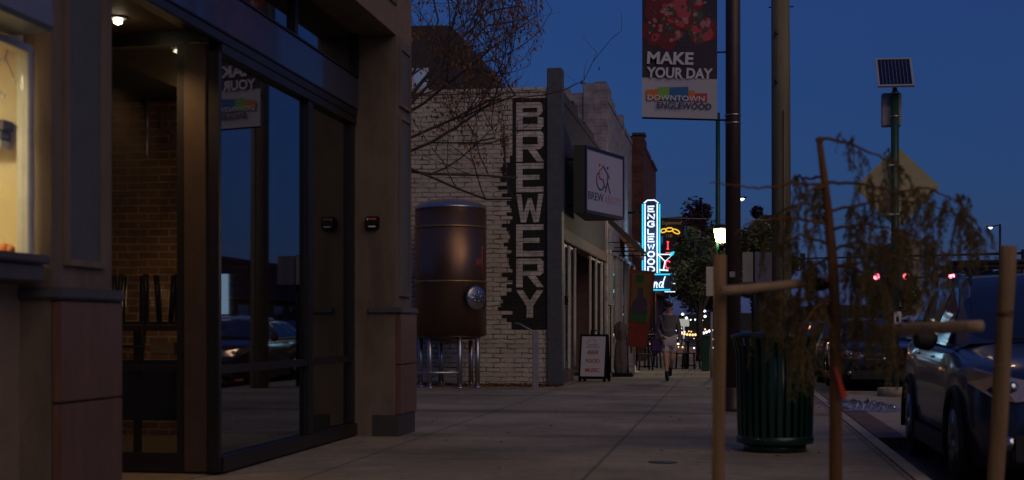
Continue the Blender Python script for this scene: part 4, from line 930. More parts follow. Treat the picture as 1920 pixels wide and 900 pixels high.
for ch, px, py in (('I', 1248, 467), ('C', 1248, 503), ('E', 1248, 525)):
    a = g2(px, py, .05); stroke(w, ch, a.x, a.z, .17, .28 if ch != 'E' else .2, YR - .05, .025)
w.tube([g2(1248, 474, .05), g2(1256, 474, .05)], .018, 6); part('neon_letter', w, M['neon_red'], N2)
w = MB()
for y in (513, 522, 531): w.tube([g2(1258, y, .07), g2(1266, y + 1, .07)], .016, 6)
w.tube([g2(1246, 547, .07), g2(1266, 547, .07)], .018, 6); part('white_tube', w, M['neon_white'], N2)
w = MB(); w.tube([(-3.1, YR + .15, g2(1258, 430).z), (g2(1240, 430).x, YR + .15, g2(1258, 430).z)], .05, 8); part('bracket', w, M['black_metal'], N2)

# ------------------------------------------------------------ sidewalk board
a = P(1110, 716, Z=0); AY = a.y
t = thing('sandwich_board', 'white faced A-frame board listing BEER FOOD MUSIC on the sidewalk', 'sandwich board', (a.x, AY, 0), R(-12))
tl_ = math.atan2(.16, 1.0); Rt = Matrix.Rotation(-tl_, 4, 'X'); Rb = Matrix.Translation((0, .36, 0)) @ Matrix.Rotation(tl_, 4, 'X')
def panel(Mx): m_ = MB(); m_.bbox(-.32, .32, -.015, .015, .06, 1.05, .008); m_.bbox(-.31, -.25, -.02, .02, 0, .07, .004); m_.bbox(.25, .31, -.02, .02, 0, .07, .004); m_.v = [Mx @ v for v in m_.v]; return m_
FR = part('frame', panel(Matrix.Identity(4) @ Rt), M['black_metal'], t, False); part('rear_frame', panel(Rb), M['black_metal'], t, False)
w = MB(); w.box(-.27, .27, -.022, -.017, .12, 1.0); w.v = [Rt @ v for v in w.v]; part('face', w, M['banner_white'], t, False)
w = MB(); w.tube([(-.08, .18, 1.04), (-.08, .18, 1.12), (.08, .18, 1.12), (.08, .18, 1.04)], .015, 8); part('handle', w, M['black_metal'], t, False)
RX = Matrix.Rotation(R(90), 4, 'X')
w = MB()
for s_, z, sz in (('BEER', .61, .115), ('FOOD', .42, .115), ('MUSIC', .22, .115)): w.text(s_, sz, Rt @ Matrix.Translation((0, -.025, z)) @ RX, .001, .002)
part('lettering', w, M['letter_red'], t, False)
w = MB(); w.text('BREWABILITY', .05, Rt @ Matrix.Translation((0, -.025, .75)) @ RX, .001, 0)
for q in ([(.09 * math.cos(R(d)) - .05, .87 + .06 * math.sin(R(d))) for d in range(110, 350, 30)], [(-.03, .95), (.06, .9), (.06, .84), (.02, .8)], [(.06, .84), (.11, .8)]): w.tube([Rt @ Vector((x, -.025, z)) for x, z in q], .006, 5)
part('emblem', w, M['cab_grey'], t, False)

# ------------------------------------------------------------ flag banner, covered heater, torch pole
FY = 36.0; fp = lambda px, py, dy=0: P(px, py, Y=FY - dy)
t = thing('flag_banner', 'red and yellow fabric flag with a printed figure on a pale pole', 'flag', (fp(1190, 700).x, FY, 0))
w = MB(); w.tube([(fp(1190, 0).x, FY, 0), (fp(1189, 0).x, FY, fp(1190, 500).z)], .028, 10); w.lathe([(.2, 0), (.2, .04), (.05, .06), (.03, .2)], (fp(1190, 0).x, FY, 0), 20); part('pole', w, M['galv'], t)
def pq(pts_, d0, th=.004): w = MB(); w.prism([(fp(x, y).x, fp(x, y).z) for x, y in pts_], (0, -th, 0), (0, FY - d0, 0)); return w
part('cloth', pq([(1181, 505), (1228, 509), (1224, 560), (1212, 652), (1176, 649), (1178, 600)], .03), M['flag_red'], t)
part('print', pq([(1186, 512), (1222, 514), (1216, 604), (1181, 600)], .036), M['flag_yellow'], t)
part('print', pq([(1183, 575), (1215, 579), (1212, 606), (1180, 602)], .042), M['flag_green'], t)
part('print', pq([(1193, 514), (1208, 515), (1207, 530), (1192, 529)], .042), M['flag_green'], t)
part('print', pq([(1186, 585), (1187, 566), (1194, 559), (1197, 552), (1196, 545), (1200, 539), (1205, 540), (1207, 547), (1206, 554), (1212, 562), (1214, 570), (1212, 588)], .048), M['flag_purple'], t)
hp = P(1167, 706, Z=0)
t = thing('covered_heater', 'grey cloth-wrapped bundle standing on a flat black base by the shopfront', 'patio heater', hp)
w = MB(); w.bbox(hp.x - .25, hp.x + .28, hp.y - .25, hp.y + .25, .0, .09, .03); part('base', w, M['black_metal'], t)
w = MB(); rng = random.Random(2)
vs = []; fs = []; prof = [(.14, .09), (.17, .25), (.16, .45), (.15, .62), (.13, .78), (.10, .86), (.13, .95), (.165, 1.08), (.15, 1.22), (.09, 1.31), (.02, 1.34)]
for r_, z in prof:
    for k in range(24): a = k / 24 * 6.283; q_ = r_ * (1 + .13 * math.sin(5 * a + z * 2)) ; vs.append((hp.x - .04 + q_ * math.cos(a), hp.y + q_ * math.sin(a), z))
for i in range(len(prof) - 1):
    for k in range(24): fs.append((i * 24 + k, i * 24 + (k + 1) % 24, (i + 1) * 24 + (k + 1) % 24, (i + 1) * 24 + k))
w.add(vs, fs, True); part('cover', w, M['cover'], t)
w = MB(); w.tube([(hp.x + .14, hp.y, .05), (hp.x + .1, hp.y, 1.2)], .02, 8); part('pole', w, M['black_metal'], t)
tp = P(1145, 700, Z=0)
t = thing('torch_pole', 'thin dark pole with a small pale cup at its top by the brewery window', 'torch', tp)
w = MB(); w.tube([(tp.x, tp.y, 0), (tp.x, tp.y, 1.72)], .02, 8); w.lathe([(.14, 0), (.13, .03), (.02, .05)], (tp.x, tp.y, 0), 14); part('pole', w, M['black_metal'], t)
w = MB(); w.lathe([(.02, 0), (.06, .03), (.09, .05), (.085, .06)], (tp.x, tp.y, 1.72), 14); part('cup', w, M['alu'], t)

# ------------------------------------------------------------ patio tables and chairs
GC = 'patio chairs around the outdoor tables'
cc = []
spots = [(1208, 694, .3), (1224, 690, 2.9), (1272, 692, .1), (1285, 691, 2.5), (1296, 692, -.4), (1236, 686, 1.5)]
labs = ['dark patio chair under the red flag, closest to the shopfronts', 'dark patio chair just left of the walking person', 'dark patio chair immediately right of the walking person', 'dark patio chair in the middle of the group right of the person', 'rightmost dark patio chair, nearest the low green post', 'dark patio chair behind the walking person']
c0 = None
for (px, py, rz), lb in zip(spots, labs):
    p = P(px, py, Z=0)
    if c0 is None: c0 = c = chair(lb, p, rz, GC)
    else: c = copy_tree(c0); c.location = p; c.rotation_euler = (0, 0, rz); c['label'] = lb
GT = 'round tables on the patio'
t0 = None
for px, py, lb in ((1216, 688, 'round dark patio table left of the walking person'), (1290, 686, 'round dark patio table right of the walking person')):
    p = P(px, py, Z=0)
    if t0 is None:
        t0 = thing('patio_table', lb, 'table', p, 0, GT)
        w = MB(); w.lathe([(.01, .74), (.38, .74), (.38, .77), (.01, .772)], n=28); part('tabletop', w, M['black_metal'], t0, False)
        w = MB(); w.cyl(0, 0, .03, .74, .035); w.lathe([(.25, 0), (.24, .03), (.04, .05)], n=20); part('pedestal', w, M['black_metal'], t0, False)
    else: c = copy_tree(t0); c.location = p; c['label'] = lb
p = P(1323, 696, Z=0)
w = MB(); w.bbox(p.x - .11, p.x + .11, p.y - .11, p.y + .11, 0, .92, .02); w.bbox(p.x - .13, p.x + .13, p.y - .13, p.y + .13, .925, .97, .015); solo('low_post', w, M['pole_green'], 'low square dark green post at the far curb side of the patio', 'bollard')
p = P(1334, 711, Z=0)
w = MB(); w.cyl(p.x, p.y, 0, 1.55, .03); w.lathe([(.07, 0), (.07, .02), (.03, .03)], (p.x, p.y, 0), 14); solo('thin_signpost', w, M['galv'], 'thin pale metal signpost just left of the near stake', 'post')

# ------------------------------------------------------------ person
def skinmesh(pts_, edges, rad, root=0, sub=2):
    me = bpy.data.meshes.new('s'); me.from_pydata([tuple(p) for p in pts_], edges, []); ob = bpy.data.objects.new('s', me); COL.objects.link(ob)
    sm = ob.modifiers.new('s', 'SKIN'); sm.use_smooth_shade = True
    for i, r_ in enumerate(rad):
        me.skin_vertices[0].data[i].radius = (r_, r_) if not isinstance(r_, tuple) else r_
        me.skin_vertices[0].data[i].use_root = (i == root)
    ss = ob.modifiers.new('u', 'SUBSURF'); ss.levels = ss.render_levels = sub
    dg = bpy.context.evaluated_depsgraph_get(); out = bpy.data.meshes.new_from_object(ob.evaluated_get(dg))
    w = MB(); w.frommesh(out, None, True); bpy.data.objects.remove(ob); bpy.data.meshes.remove(me); bpy.data.meshes.remove(out); return w
pp = P(1250, 716, Z=0)
PE = thing('person', 'person in grey sweater, cap and light shorts walking with a purple bag at the hip', 'person', (pp.x + .03, pp.y + .2, 0), R(6))
J = {'pel': (0, 0, .95), 'wai': (0, 0, 1.08), 'che': (0, -.02, 1.28), 'sho': (0, -.01, 1.42), 'nek': (0, -.02, 1.50), 'hdl': (0, -.04, 1.57), 'hdm': (0, -.045, 1.64), 'hdt': (0, -.03, 1.71),
     'lsh': (-.17, 0, 1.40), 'lel': (-.25, .02, 1.14), 'lwr': (-.16, -.16, 1.0), 'lha': (-.12, -.22, .97),
     'rsh': (.17, 0, 1.40), 'rel': (.235, .05, 1.13), 'rwr': (.25, -.02, .90), 'rha': (.25, -.04, .83),
     'lhi': (-.09, 0, .90), 'lkn': (-.06, -.12, .50), 'lan': (-.04, -.17, .10), 'lto': (-.04, -.32, .045),
     'rhi': (.09, 0, .90), 'rkn': (.085, -.02, .49), 'ran': (.06, .34, .25), 'rto': (.06, .38, .10)}
def sk(names, edges, rad, root):
    ids = {n: i for i, n in enumerate(names)}
    return skinmesh([J[n] for n in names], [(ids[a], ids[b]) for a, b in edges], rad, ids[root])
nm = ['pel', 'wai', 'che', 'sho', 'nek', 'hdl', 'hdm', 'hdt', 'lsh', 'lel', 'lwr', 'lha', 'rsh', 'rel', 'rwr', 'rha', 'lhi', 'lkn', 'lan', 'lto', 'rhi', 'rkn', 'ran', 'rto']
ed = [('pel', 'wai'), ('wai', 'che'), ('che', 'sho'), ('sho', 'nek'), ('nek', 'hdl'), ('hdl', 'hdm'), ('hdm', 'hdt'), ('sho', 'lsh'), ('lsh', 'lel'), ('lel', 'lwr'), ('lwr', 'lha'), ('sho', 'rsh'), ('rsh', 'rel'), ('rel', 'rwr'), ('rwr', 'rha'), ('pel', 'lhi'), ('lhi', 'lkn'), ('lkn', 'lan'), ('lan', 'lto'), ('pel', 'rhi'), ('rhi', 'rkn'), ('rkn', 'ran'), ('ran', 'rto')]
rd = [.12, .11, .13, .09, .05, .07, .088, .065, .055, .04, .028, .03, .055, .04, .028, .03, .085, .055, .036, .03, .085, .055, .036, .03]
body = sk(nm, ed, rd, 'pel')
def fing(side):
    s_ = -1 if side == 'l' else 1
    hx, hy, hz = J[side + 'ha']; wx, wy, wz = J[side + 'wr']; d = (Vector((hx, hy, hz)) - Vector((wx, wy, wz))).normalized()
    sd = d.cross(Vector((1, 0, 0))).normalized()
    for k in range(4):
        o = Vector((hx, hy, hz)) + sd * (k - 1.5) * .019; l_ = (.07, .078, .074, .058)[k]
        body.tube([o - d * .01, o + d * l_ * .55, o + d * l_ + Vector((-s_ * .018, 0, 0))], [.010, .009, .006], 8)
    o = Vector((wx, wy, wz)) + d * .03; body.tube([o, o + d * .03 - sd * .04, o + d * .06 - sd * .05], [.012, .010, .007], 8)
fing('l'); fing('r')
body.lathe([(.001, -.02), (.012, -.012), (.014, 0), (.006, .018), (.001, .022)], (0, -.135, 1.625), 8)
for s_ in (-1, 1): body.lathe([(.001, -.03), (.014, -.015), (.016, .012), (.001, .028)], (s_ * .088, -.03, 1.63), 8)
part('body', body, M['skin'], PE, False)
J2 = dict(J)
tops_n = ['pel', 'wai', 'che', 'sho', 'nek', 'lsh', 'lel', 'lwr', 'rsh', 'rel', 'rwr']; J['nek'] = (0, -.02, 1.50); J['pel'] = (0, 0, .93)
w = sk(tops_n, [('pel', 'wai'), ('wai', 'che'), ('che', 'sho'), ('sho', 'nek'), ('sho', 'lsh'), ('lsh', 'lel'), ('lel', 'lwr'), ('sho', 'rsh'), ('rsh', 'rel'), ('rel', 'rwr')], [.17, .155, .17, .12, .062, .075, .062, .045, .075, .062, .045], 'che'); part('sweater', w, M['sweater'], PE, False)
J.update({'lk2': (-.068, -.085, .60), 'rk2': (.088, -.01, .60)})
w = sk(['pel', 'lhi', 'lk2', 'rhi', 'rk2'], [('pel', 'lhi'), ('lhi', 'lk2'), ('pel', 'rhi'), ('rhi', 'rk2')], [.165, .12, .10, .12, .10], 'pel'); part('shorts', w, M['shorts'], PE, False)
for s_ in 'lr':
    an, to, kn = Vector(J[s_ + 'an']), Vector(J[s_ + 'to']), Vector(J[s_ + 'kn'])
    w = MB(); w.tube([an + (kn - an) * .32, an, an + (to - an) * .25], [.047, .043, .045], 12); part('sock', w, M['dark'], PE, False)
    w = skinmesh([an - (to - an) * .25 - Vector((0, 0, .03)), an + (to - an) * .35 - Vector((0, 0, .0)), to], [(0, 1), (1, 2)], [.045, .05, .038], 0); part('shoe', w, M['black_metal'], PE, False)
w = MB(); w.lathe([(.098, 0), (.102, .03), (.09, .06), (.05, .085), (.005, .09)], (0, -.035, 1.675), 20); w.prism([(-.08, -.06), (.08, -.06), (.07, -.19), (.03, -.21), (-.03, -.21), (-.07, -.19)], (0, 0, .012), (0, 0, 1.678), (1, 0, 0), (0, 1, 0)); part('cap', w, M['dark'], PE, False)
w = MB(); w.lathe([(.05, 0), (.082, .03), (.088, .08), (.06, .10)], (0, .012, 1.57), 16); part('hair', w, M['hair'], PE, False)
w = MB()
for s_ in (-1, 1): w.bbox(s_ * .036 - .026, s_ * .036 + .026, -.142, -.13, 1.627, 1.657, .006)
w.box(-.01, .01, -.14, -.132, 1.64, 1.648); part('sunglasses', w, M['dark'], PE, False)
bp_ = Vector((pp.x - .2, pp.y + .05, .80))
t = thing('shoulder_bag', 'purple cloth bag hanging at the side of the walking person', 'bag', (bp_.x, bp_.y, bp_.z - .2))
w = MB(); w.bbox(bp_.x - .15, bp_.x + .09, bp_.y - .03, bp_.y + .08, bp_.z - .16, bp_.z + .14, .035); part('pouch', w, M['purple'], t)
w = MB(); w.tube([(bp_.x - .10, bp_.y, bp_.z + .12), (bp_.x + .0, bp_.y - .06, 1.2), (bp_.x + .2, bp_.y + .04, 1.47)], .012, 6); part('strap', w, M['purple'], t)

# ------------------------------------------------------------ trash can
c = P(1453, 845, Z=0)
TC = thing('trash_can', 'dark green slatted metal trash can standing at the curb side', 'trash can', (c.x, c.y, 0))
HT = 1.14
for k in range(30):
    a = k / 30 * 6.283; ca, sa = math.cos(a), math.sin(a); w = MB()
    prof = [(.345, .10), (.352, .3), (.36, .6), (.365, .88), (.372, .97), (.392, 1.04), (.405, 1.10)]
    vs = []; 
    for r_, z in prof:
        for dx, dr in ((-.022, 0), (.022, 0), (.022, .012), (-.022, .012)): rr = r_ + dr; vs.append((rr * ca - dx * sa, rr * sa + dx * ca, z))
    fs = []
    for i in range(len(prof) - 1):
        for q in range(4): fs.append((i * 4 + q, i * 4 + (q + 1) % 4, i * 4 + 4 + (q + 1) % 4, i * 4 + 4 + q))
    w.add(vs, fs); part('slat', w, M['can_green'], TC, False)
w = MB(); w.tube([(.405 * math.cos(k / 40 * 6.283), .405 * math.sin(k / 40 * 6.283), 1.11) for k in range(40)], .02, 10, closed=True); part('rim', w, M['can_green'], TC, False)
w = MB(); w.lathe([(.365, .08), (.37, .085), (.37, .15), (.362, .155)], n=40); w.lathe([(.29, 0), (.30, .01), (.30, .075), (.29, .078)], n=40); w.lathe([(.335, .155), (.34, 1.02)], n=36); part('base_ring', w, M['can_green'], TC, False)
w = MB(); w.lathe([(.39, 1.115), (.38, 1.135), (.28, 1.15), (.2, 1.11), (.19, 1.02)], n=36); part('lid', w, M['black_metal'], TC, False)

# ------------------------------------------------------------ stakes, rails, young weeping tree
TS = 6.6
def pt(px, py, t=TS): return P(px, py, t=t)
GSK = 'stakes and rails holding the young tree'
def stake(pts_, r_, label, m, name='tree_stake', rail=False):
    w = MB(); rng = random.Random(len(label)); pts2 = []; n = 9
    A_, B_ = pts_
    for i in range(n): q = A_.lerp(B_, i / (n - 1)); pts2.append(q + Vector((rng.gauss(0, .002), rng.gauss(0, .002), rng.gauss(0, .001))))
    w.tube(pts2, [r_ * rng.uniform(.96, 1.04) for _ in pts2], 16)
    return solo(name, w, m, label, 'stake' if not rail else 'rail', GSK)
b0 = pt(1347, 900); top = pt(1350, 478); d = (b0 - top); b0 = top + d * (top.z + .01) / (-d.z) if d.z else b0
stake((b0, top), .031, 'upright round wooden stake left of the trash can', M['stake'])
b1 = pt(1868, 900, 6.2); top1 = pt(1891, 461, 6.2); d = b1 - top1; b1 = top1 + d * (top1.z + .14) / (-d.z)
stake((b1, top1), .037, 'upright round wooden stake in front of the parked blue car', M['stake'])
stake((pt(1354, 546, 6.5), pt(1548, 527, 6.75)), .023, 'pale horizontal rail running from the left stake to the trunk', M['stake_end'], 'tree_rail', True)
stake((pt(1640, 619, 6.6), pt(1840, 611, 6.1)), .027, 'pale horizontal rail with a cut end in front of the blue car door', M['stake_end'], 'tree_rail', True)
w = MB(); q = pt(1884, 590, 6.2)
for k in range(3): w.tube([q + Vector((.039 * math.cos(a), .039 * math.sin(a), .004 * k + .006 * math.sin(a + k))) for a in [j / 16 * 6.283 for j in range(16)]], .0015, 5, closed=True)
solo('wire_tie', w, M['black_metal'], 'thin dark wire wound around the right wooden stake', 'wire')

YT = thing('young_tree', 'young staked weeping evergreen with drooping olive brown sprays in the foreground', 'tree', (pt(1567, 900).x, pt(1567, 900).y, 0))
tp_ = [pt(1536, 262), pt(1545, 330), pt(1553, 400), pt(1562, 500), pt(1566, 600), pt(1567, 720), pt(1567, 900)]
bot = tp_[-1].copy(); bot.z = 0
w = MB(); w.tube(tp_ + [bot], [.014, .018, .021, .025, .028, .029, .031, .036], 12); w.tube([pt(1533, 258), pt(1540, 268)], .016, 10); part('trunk', w, M['bark_young'], YT)
rng = random.Random(17); brm = MB(); fol = MB()
branches = [  # pixel polyline, depth drift, strand density, strand length px
 ([(1540, 258), (1585, 266), (1630, 285), (1680, 305), (1715, 350)], .25, 13, 55),
 ([(1548, 345), (1480, 346), (1430, 352), (1375, 347), (1330, 342)], -.2, 0, 10),
 ([(1552, 390), (1500, 380), (1460, 400), (1440, 440)], .3, 12, 75),
 ([(1550, 350), (1525, 352), (1505, 365), (1490, 400)], -.3, 9, 60),
 ([(1550, 342), (1620, 345), (1680, 360), (1740, 352), (1800, 380), (1840, 430)], -.3, 30, 75),
 ([(1555, 395), (1610, 385), (1670, 372), (1730, 380), (1790, 400), (1835, 440)], .35, 34, 85),
 ([(1558, 430), (1620, 420), (1680, 430), (1740, 450), (1780, 490)], -.5, 32, 80),
 ([(1560, 470), (1610, 450), (1660, 470), (1700, 500), (1730, 540)], .4, 30, 85),
 ([(1562, 500), (1600, 500), (1640, 530), (1670, 570)], -.35, 28, 110),
 ([(1560, 480), (1520, 500), (1490, 560), (1480, 620)], .3, 24, 100),
 ([(1562, 560), (1530, 575), (1500, 620), (1490, 660)], -.3, 24, 90),
 ([(1564, 600), (1540, 560), (1450, 560), (1425, 590)], .1, 26, 85),
 ([(1566, 620), (1600, 600), (1650, 610), (1670, 650)], .3, 26, 80),
 ([(1566, 720), (1550, 700), (1530, 690), (1500, 640)], -.1, 3, 30),
 ([(1560, 460), (1500, 440), (1450, 470)], .2, 8, 70),
 ([(1556, 420), (1470, 408), (1400, 420), (1375, 440)], -.1, 2, 20),
 ([(1552, 370), (1535, 400), (1520, 460), (1505, 520)], .1, 12, 60),
 ([(1562, 500), (1690, 480), (1760, 500), (1790, 530)], .5, 16, 60),
 ([(1550, 330), (1520, 335), (1495, 330), (1486, 350)], .4, 8, 35),
]
for pl, dd, dens, sl in branches:
    n = len(pl); P3 = [pt(x, y, TS + dd * i / (n - 1)) for i, (x, y) in enumerate(pl)]
    # smooth
    pts_ = []
    for i in range(n - 1):
        for k in range(6): pts_.append(P3[i].lerp(P3[i + 1], k / 6) + Vector((0, 0, rng.gauss(0, .003))))
    pts_.append(P3[-1]); m_ = len(pts_)
    brm.tube(pts_, [.0085 * (1 - .75 * i / m_) for i in range(m_)], 6)
    for s_ in range(int(dens * 1.45)):
        i = rng.randint(int(m_ * .18), m_ - 1); q = pts_[i].copy() + Vector((rng.gauss(0, .015), rng.gauss(0, .09), rng.gauss(0, .02)))
        ln = sl * rng.uniform(.4, 1.25) * TS / FPX; dx = rng.gauss(.0, .25); dy = rng.gauss(0, .3); st = []
        for k in range(7): f_ = k / 6; st.append(q + Vector((dx * ln * (f_ - .25 * f_ * f_), dy * ln * f_, -ln * (f_ ** 1.5) + .02 * math.sin(f_ * 3))))
        brm.tube(st, [.0022 * (1 - .6 * k / 6) for k in range(7)], 4, caps=False)
        for k in range(int(56 * ln / .2)):
            f_ = rng.uniform(.05, 1); kk = f_ * 6; i0 = min(5, int(kk)); p_ = st[i0].lerp(st[i0 + 1], kk - i0)
            a = rng.uniform(0, 6.28); L3 = rng.uniform(.015, .04); d3 = Vector((math.cos(a) * .6, math.sin(a) * .6, -rng.uniform(.5, 1.8))).normalized() * L3
            sd = d3.cross(Vector((math.sin(a), -math.cos(a), .3))).normalized() * L3 * .10
            fol.add([p_, p_ + d3 * .5 + sd, p_ + d3, p_ + d3 * .5 - sd], [(0, 1, 2, 3)])
part('branches', brm, M['bark_young'], YT); part('foliage', fol, M['needles'], YT)
w = MB(); w.prism([(pt(1563, 690).x, pt(0, 690).z), (pt(1567, 690).x, pt(0, 688).z), (pt(1587, 740).x, pt(0, 742).z), (pt(1578, 746).x, pt(0, 747).z)], (0, -.004, 0), (0, pt(1567, 700, TS - .05).y, 0)); solo('flagging_ribbon', w, mat('red_ribbon', (.75, .05, .02), .6), 'short red ribbon tied to the trunk of the young tree', 'ribbon')
w = MB(); cc_ = pt(1567, 900); w.lathe([(.001, .002), (.5, .002), (.5, .006), (.001, .03)], (cc_.x, cc_.y, 0), 24); struct('mulch', w, M['dry_leaf'], 'stuff', 'brown mulch round the foot of the young tree')

# ------------------------------------------------------------ solar sign post
SX, SY = P(1678, 600, t=24).x, P(1678, 600, t=24).y
g3 = lambda px, py, dy=0: P(px, py, Y=SY + dy)
SP = thing('solar_sign_post', 'green post with tilted solar panel, battery box and back of a diamond warning sign', 'sign post', (SX, SY, 0))
w = MB(); w.cyl(SX, SY, .02, g3(1678, 172).z, .068, n=18); part('post', w, M['pole_green'], SP)
w = MB(); w.lathe([(.3, 0), (.3, .13), (.27, .15), (.07, .16)], (SX, SY, .002), 24); part('footing', w, M['curb'], SP)
cz = g3(1678, 350).z; hd_ = 78 * 24 / FPX
w = MB(); cx = P(1682, 0, Y=SY + .12).x; w.prism([(-hd_, 0), (-.04, -hd_ + .04), (0, -hd_), (.04, -hd_ + .04), (hd_, 0), (.04, hd_ - .04), (0, hd_), (-.04, hd_ - .04)], (0, .006, 0), (cx, SY + .1, cz)); DS = part('diamond_sign', w, M['yellow_back'], SP)
w = MB()
for zz in (cz - .5, cz + .35): w.bbox(SX - .11, SX + .11, SY - .085, SY - .07, zz, zz + .035, .004); w.bbox(SX - .12, SX - .10, SY - .08, SY + .098, zz, zz + .035, .004); w.bbox(SX + .10, SX + .12, SY - .08, SY + .098, zz, zz + .035, .004)
part('clamp', w, M['alu'], SP)
a = g3(1655, 235); c = g3(1692, 172)
w = MB(); w.bbox(a.x, c.x, SY + .085, SY + .3, a.z, c.z, .015); part('battery_box', w, M['cab_grey'], SP)
w = MB()
for py in (176, 220): zz = g3(1678, py).z; w.lathe([(.07, 0), (.078, .004), (.078, .022), (.07, .026)], (SX, SY, zz), 18)
part('clamp_band', w, M['steel'], SP)
# panel: quad from photo corners, tilted back towards the viewer's far side
c4 = [g3(1647, 163, -.25), g3(1716, 161, -.25), g3(1708, 110, .25), g3(1639, 111, .25)]
cen = sum(c4, Vector()) / 4; ux = ((c4[1] - c4[0]) + (c4[2] - c4[3])).normalized(); uy = ((c4[3] - c4[0]) + (c4[2] - c4[1])); uy = (uy - ux * uy.dot(ux)).normalized(); nz = ux.cross(uy)
hw, hh_ = (c4[1] - c4[0]).length / 2, (c4[3] - c4[0]).length / 2
def slab(mb_, x0, x1, y0, y1, z0, z1):
    m8 = MB(); m8.box(x0, x1, y0, y1, z0, z1); mb_.add([cen + ux * v.x + uy * v.y + nz * v.z for v in m8.v], m8.f)
w = MB(); f_ = .035
slab(w, -hw, hw, -hh_, -hh_ + f_, -.02, .02); slab(w, -hw, hw, hh_ - f_, hh_, -.02, .02); slab(w, -hw, -hw + f_, -hh_ + f_, hh_ - f_, -.02, .02); slab(w, hw - f_, hw, -hh_ + f_, hh_ - f_, -.02, .02)
SPN = part('solar_panel', w, M['alu'], SP)
w = MB()
for i in range(9):
    for k in range(4):
        dx = (2 * hw - 2 * f_) / 9; dy = (2 * hh_ - 2 * f_) / 4
        slab(w, -hw + f_ + i * dx + .004, -hw + f_ + (i + 1) * dx - .004, -hh_ + f_ + k * dy + .004, -hh_ + f_ + (k + 1) * dy - .004, .0, .008)
part('cells', w, M['solar'], SPN)
w = MB(); slab(w, -hw + f_, hw - f_, -hh_ + f_, hh_ - f_, -.012, -.001); part('backing', w, M['alu'], SPN)
w = MB(); w.tube([(SX, SY, g3(1678, 176).z), (SX, SY + .02, g3(1678, 166).z), cen - nz * .05], [.05, .04, .018], 10); part('bracket', w, M['black_metal'], SP)
a = g3(1676, 610, -.1); c = g3(1690, 584, -.1)
w = MB(); w.bbox(a.x, c.x, SY - .09, SY - .075, a.z, c.z, .003); CS_ = part('crossing_plate', w, M['letter_white'], SP)
w = MB(); w.bbox(a.x + .04, c.x - .04, SY - .095, SY - .0905, a.z + .06, a.z + .15, .001); part('symbol', w, M['dark'], CS_)
w = MB(); cbl = random.Random(3); A0, A1 = P(1583, 768, Z=.03), P(1650, 751, Z=.03); nx, ny = 34, 16; vs = []
for i in range(nx + 1):
    for k in range(ny + 1):
        f_, g_ = i / nx, k / ny; ed_ = min(1, 5 * min(f_, 1 - f_, g_, 1 - g_)); x = A0.x + (A1.x - A0.x) * f_ + cbl.gauss(0, .012) + .12 * math.sin(g_ * 5) ; y = A0.y + (A1.y - A0.y) * g_ + cbl.gauss(0, .012) + .15 * math.sin(f_ * 7)
        vs.append((x, y, .008 + ed_ * abs(cbl.gauss(.035, .03))))
w.add(vs, [(i * (ny + 1) + k, (i + 1) * (ny + 1) + k, (i + 1) * (ny + 1) + k + 1, i * (ny + 1) + k + 1) for i in range(nx) for k in range(ny)])
solo('plastic_sheet', w, M['bluebag'], 'crumpled bluish plastic lying on the curb extension behind the young tree', 'plastic sheet')
q = pt(1540, 529, 6.7); w = MB()
for k in range(3): w.tube([q + Vector((-.05 + .1 * f_, -.03 * math.sin(f_ * 3.1) + .01 * k, .012 * math.sin(f_ * 6 + k) - .01 * k)) for f_ in [j / 8 for j in range(9)]], .014, 7)
solo('tree_tie', w, M['trim'], 'black rubber tie strapping the left rail to the trunk of the young tree', 'tree tie')

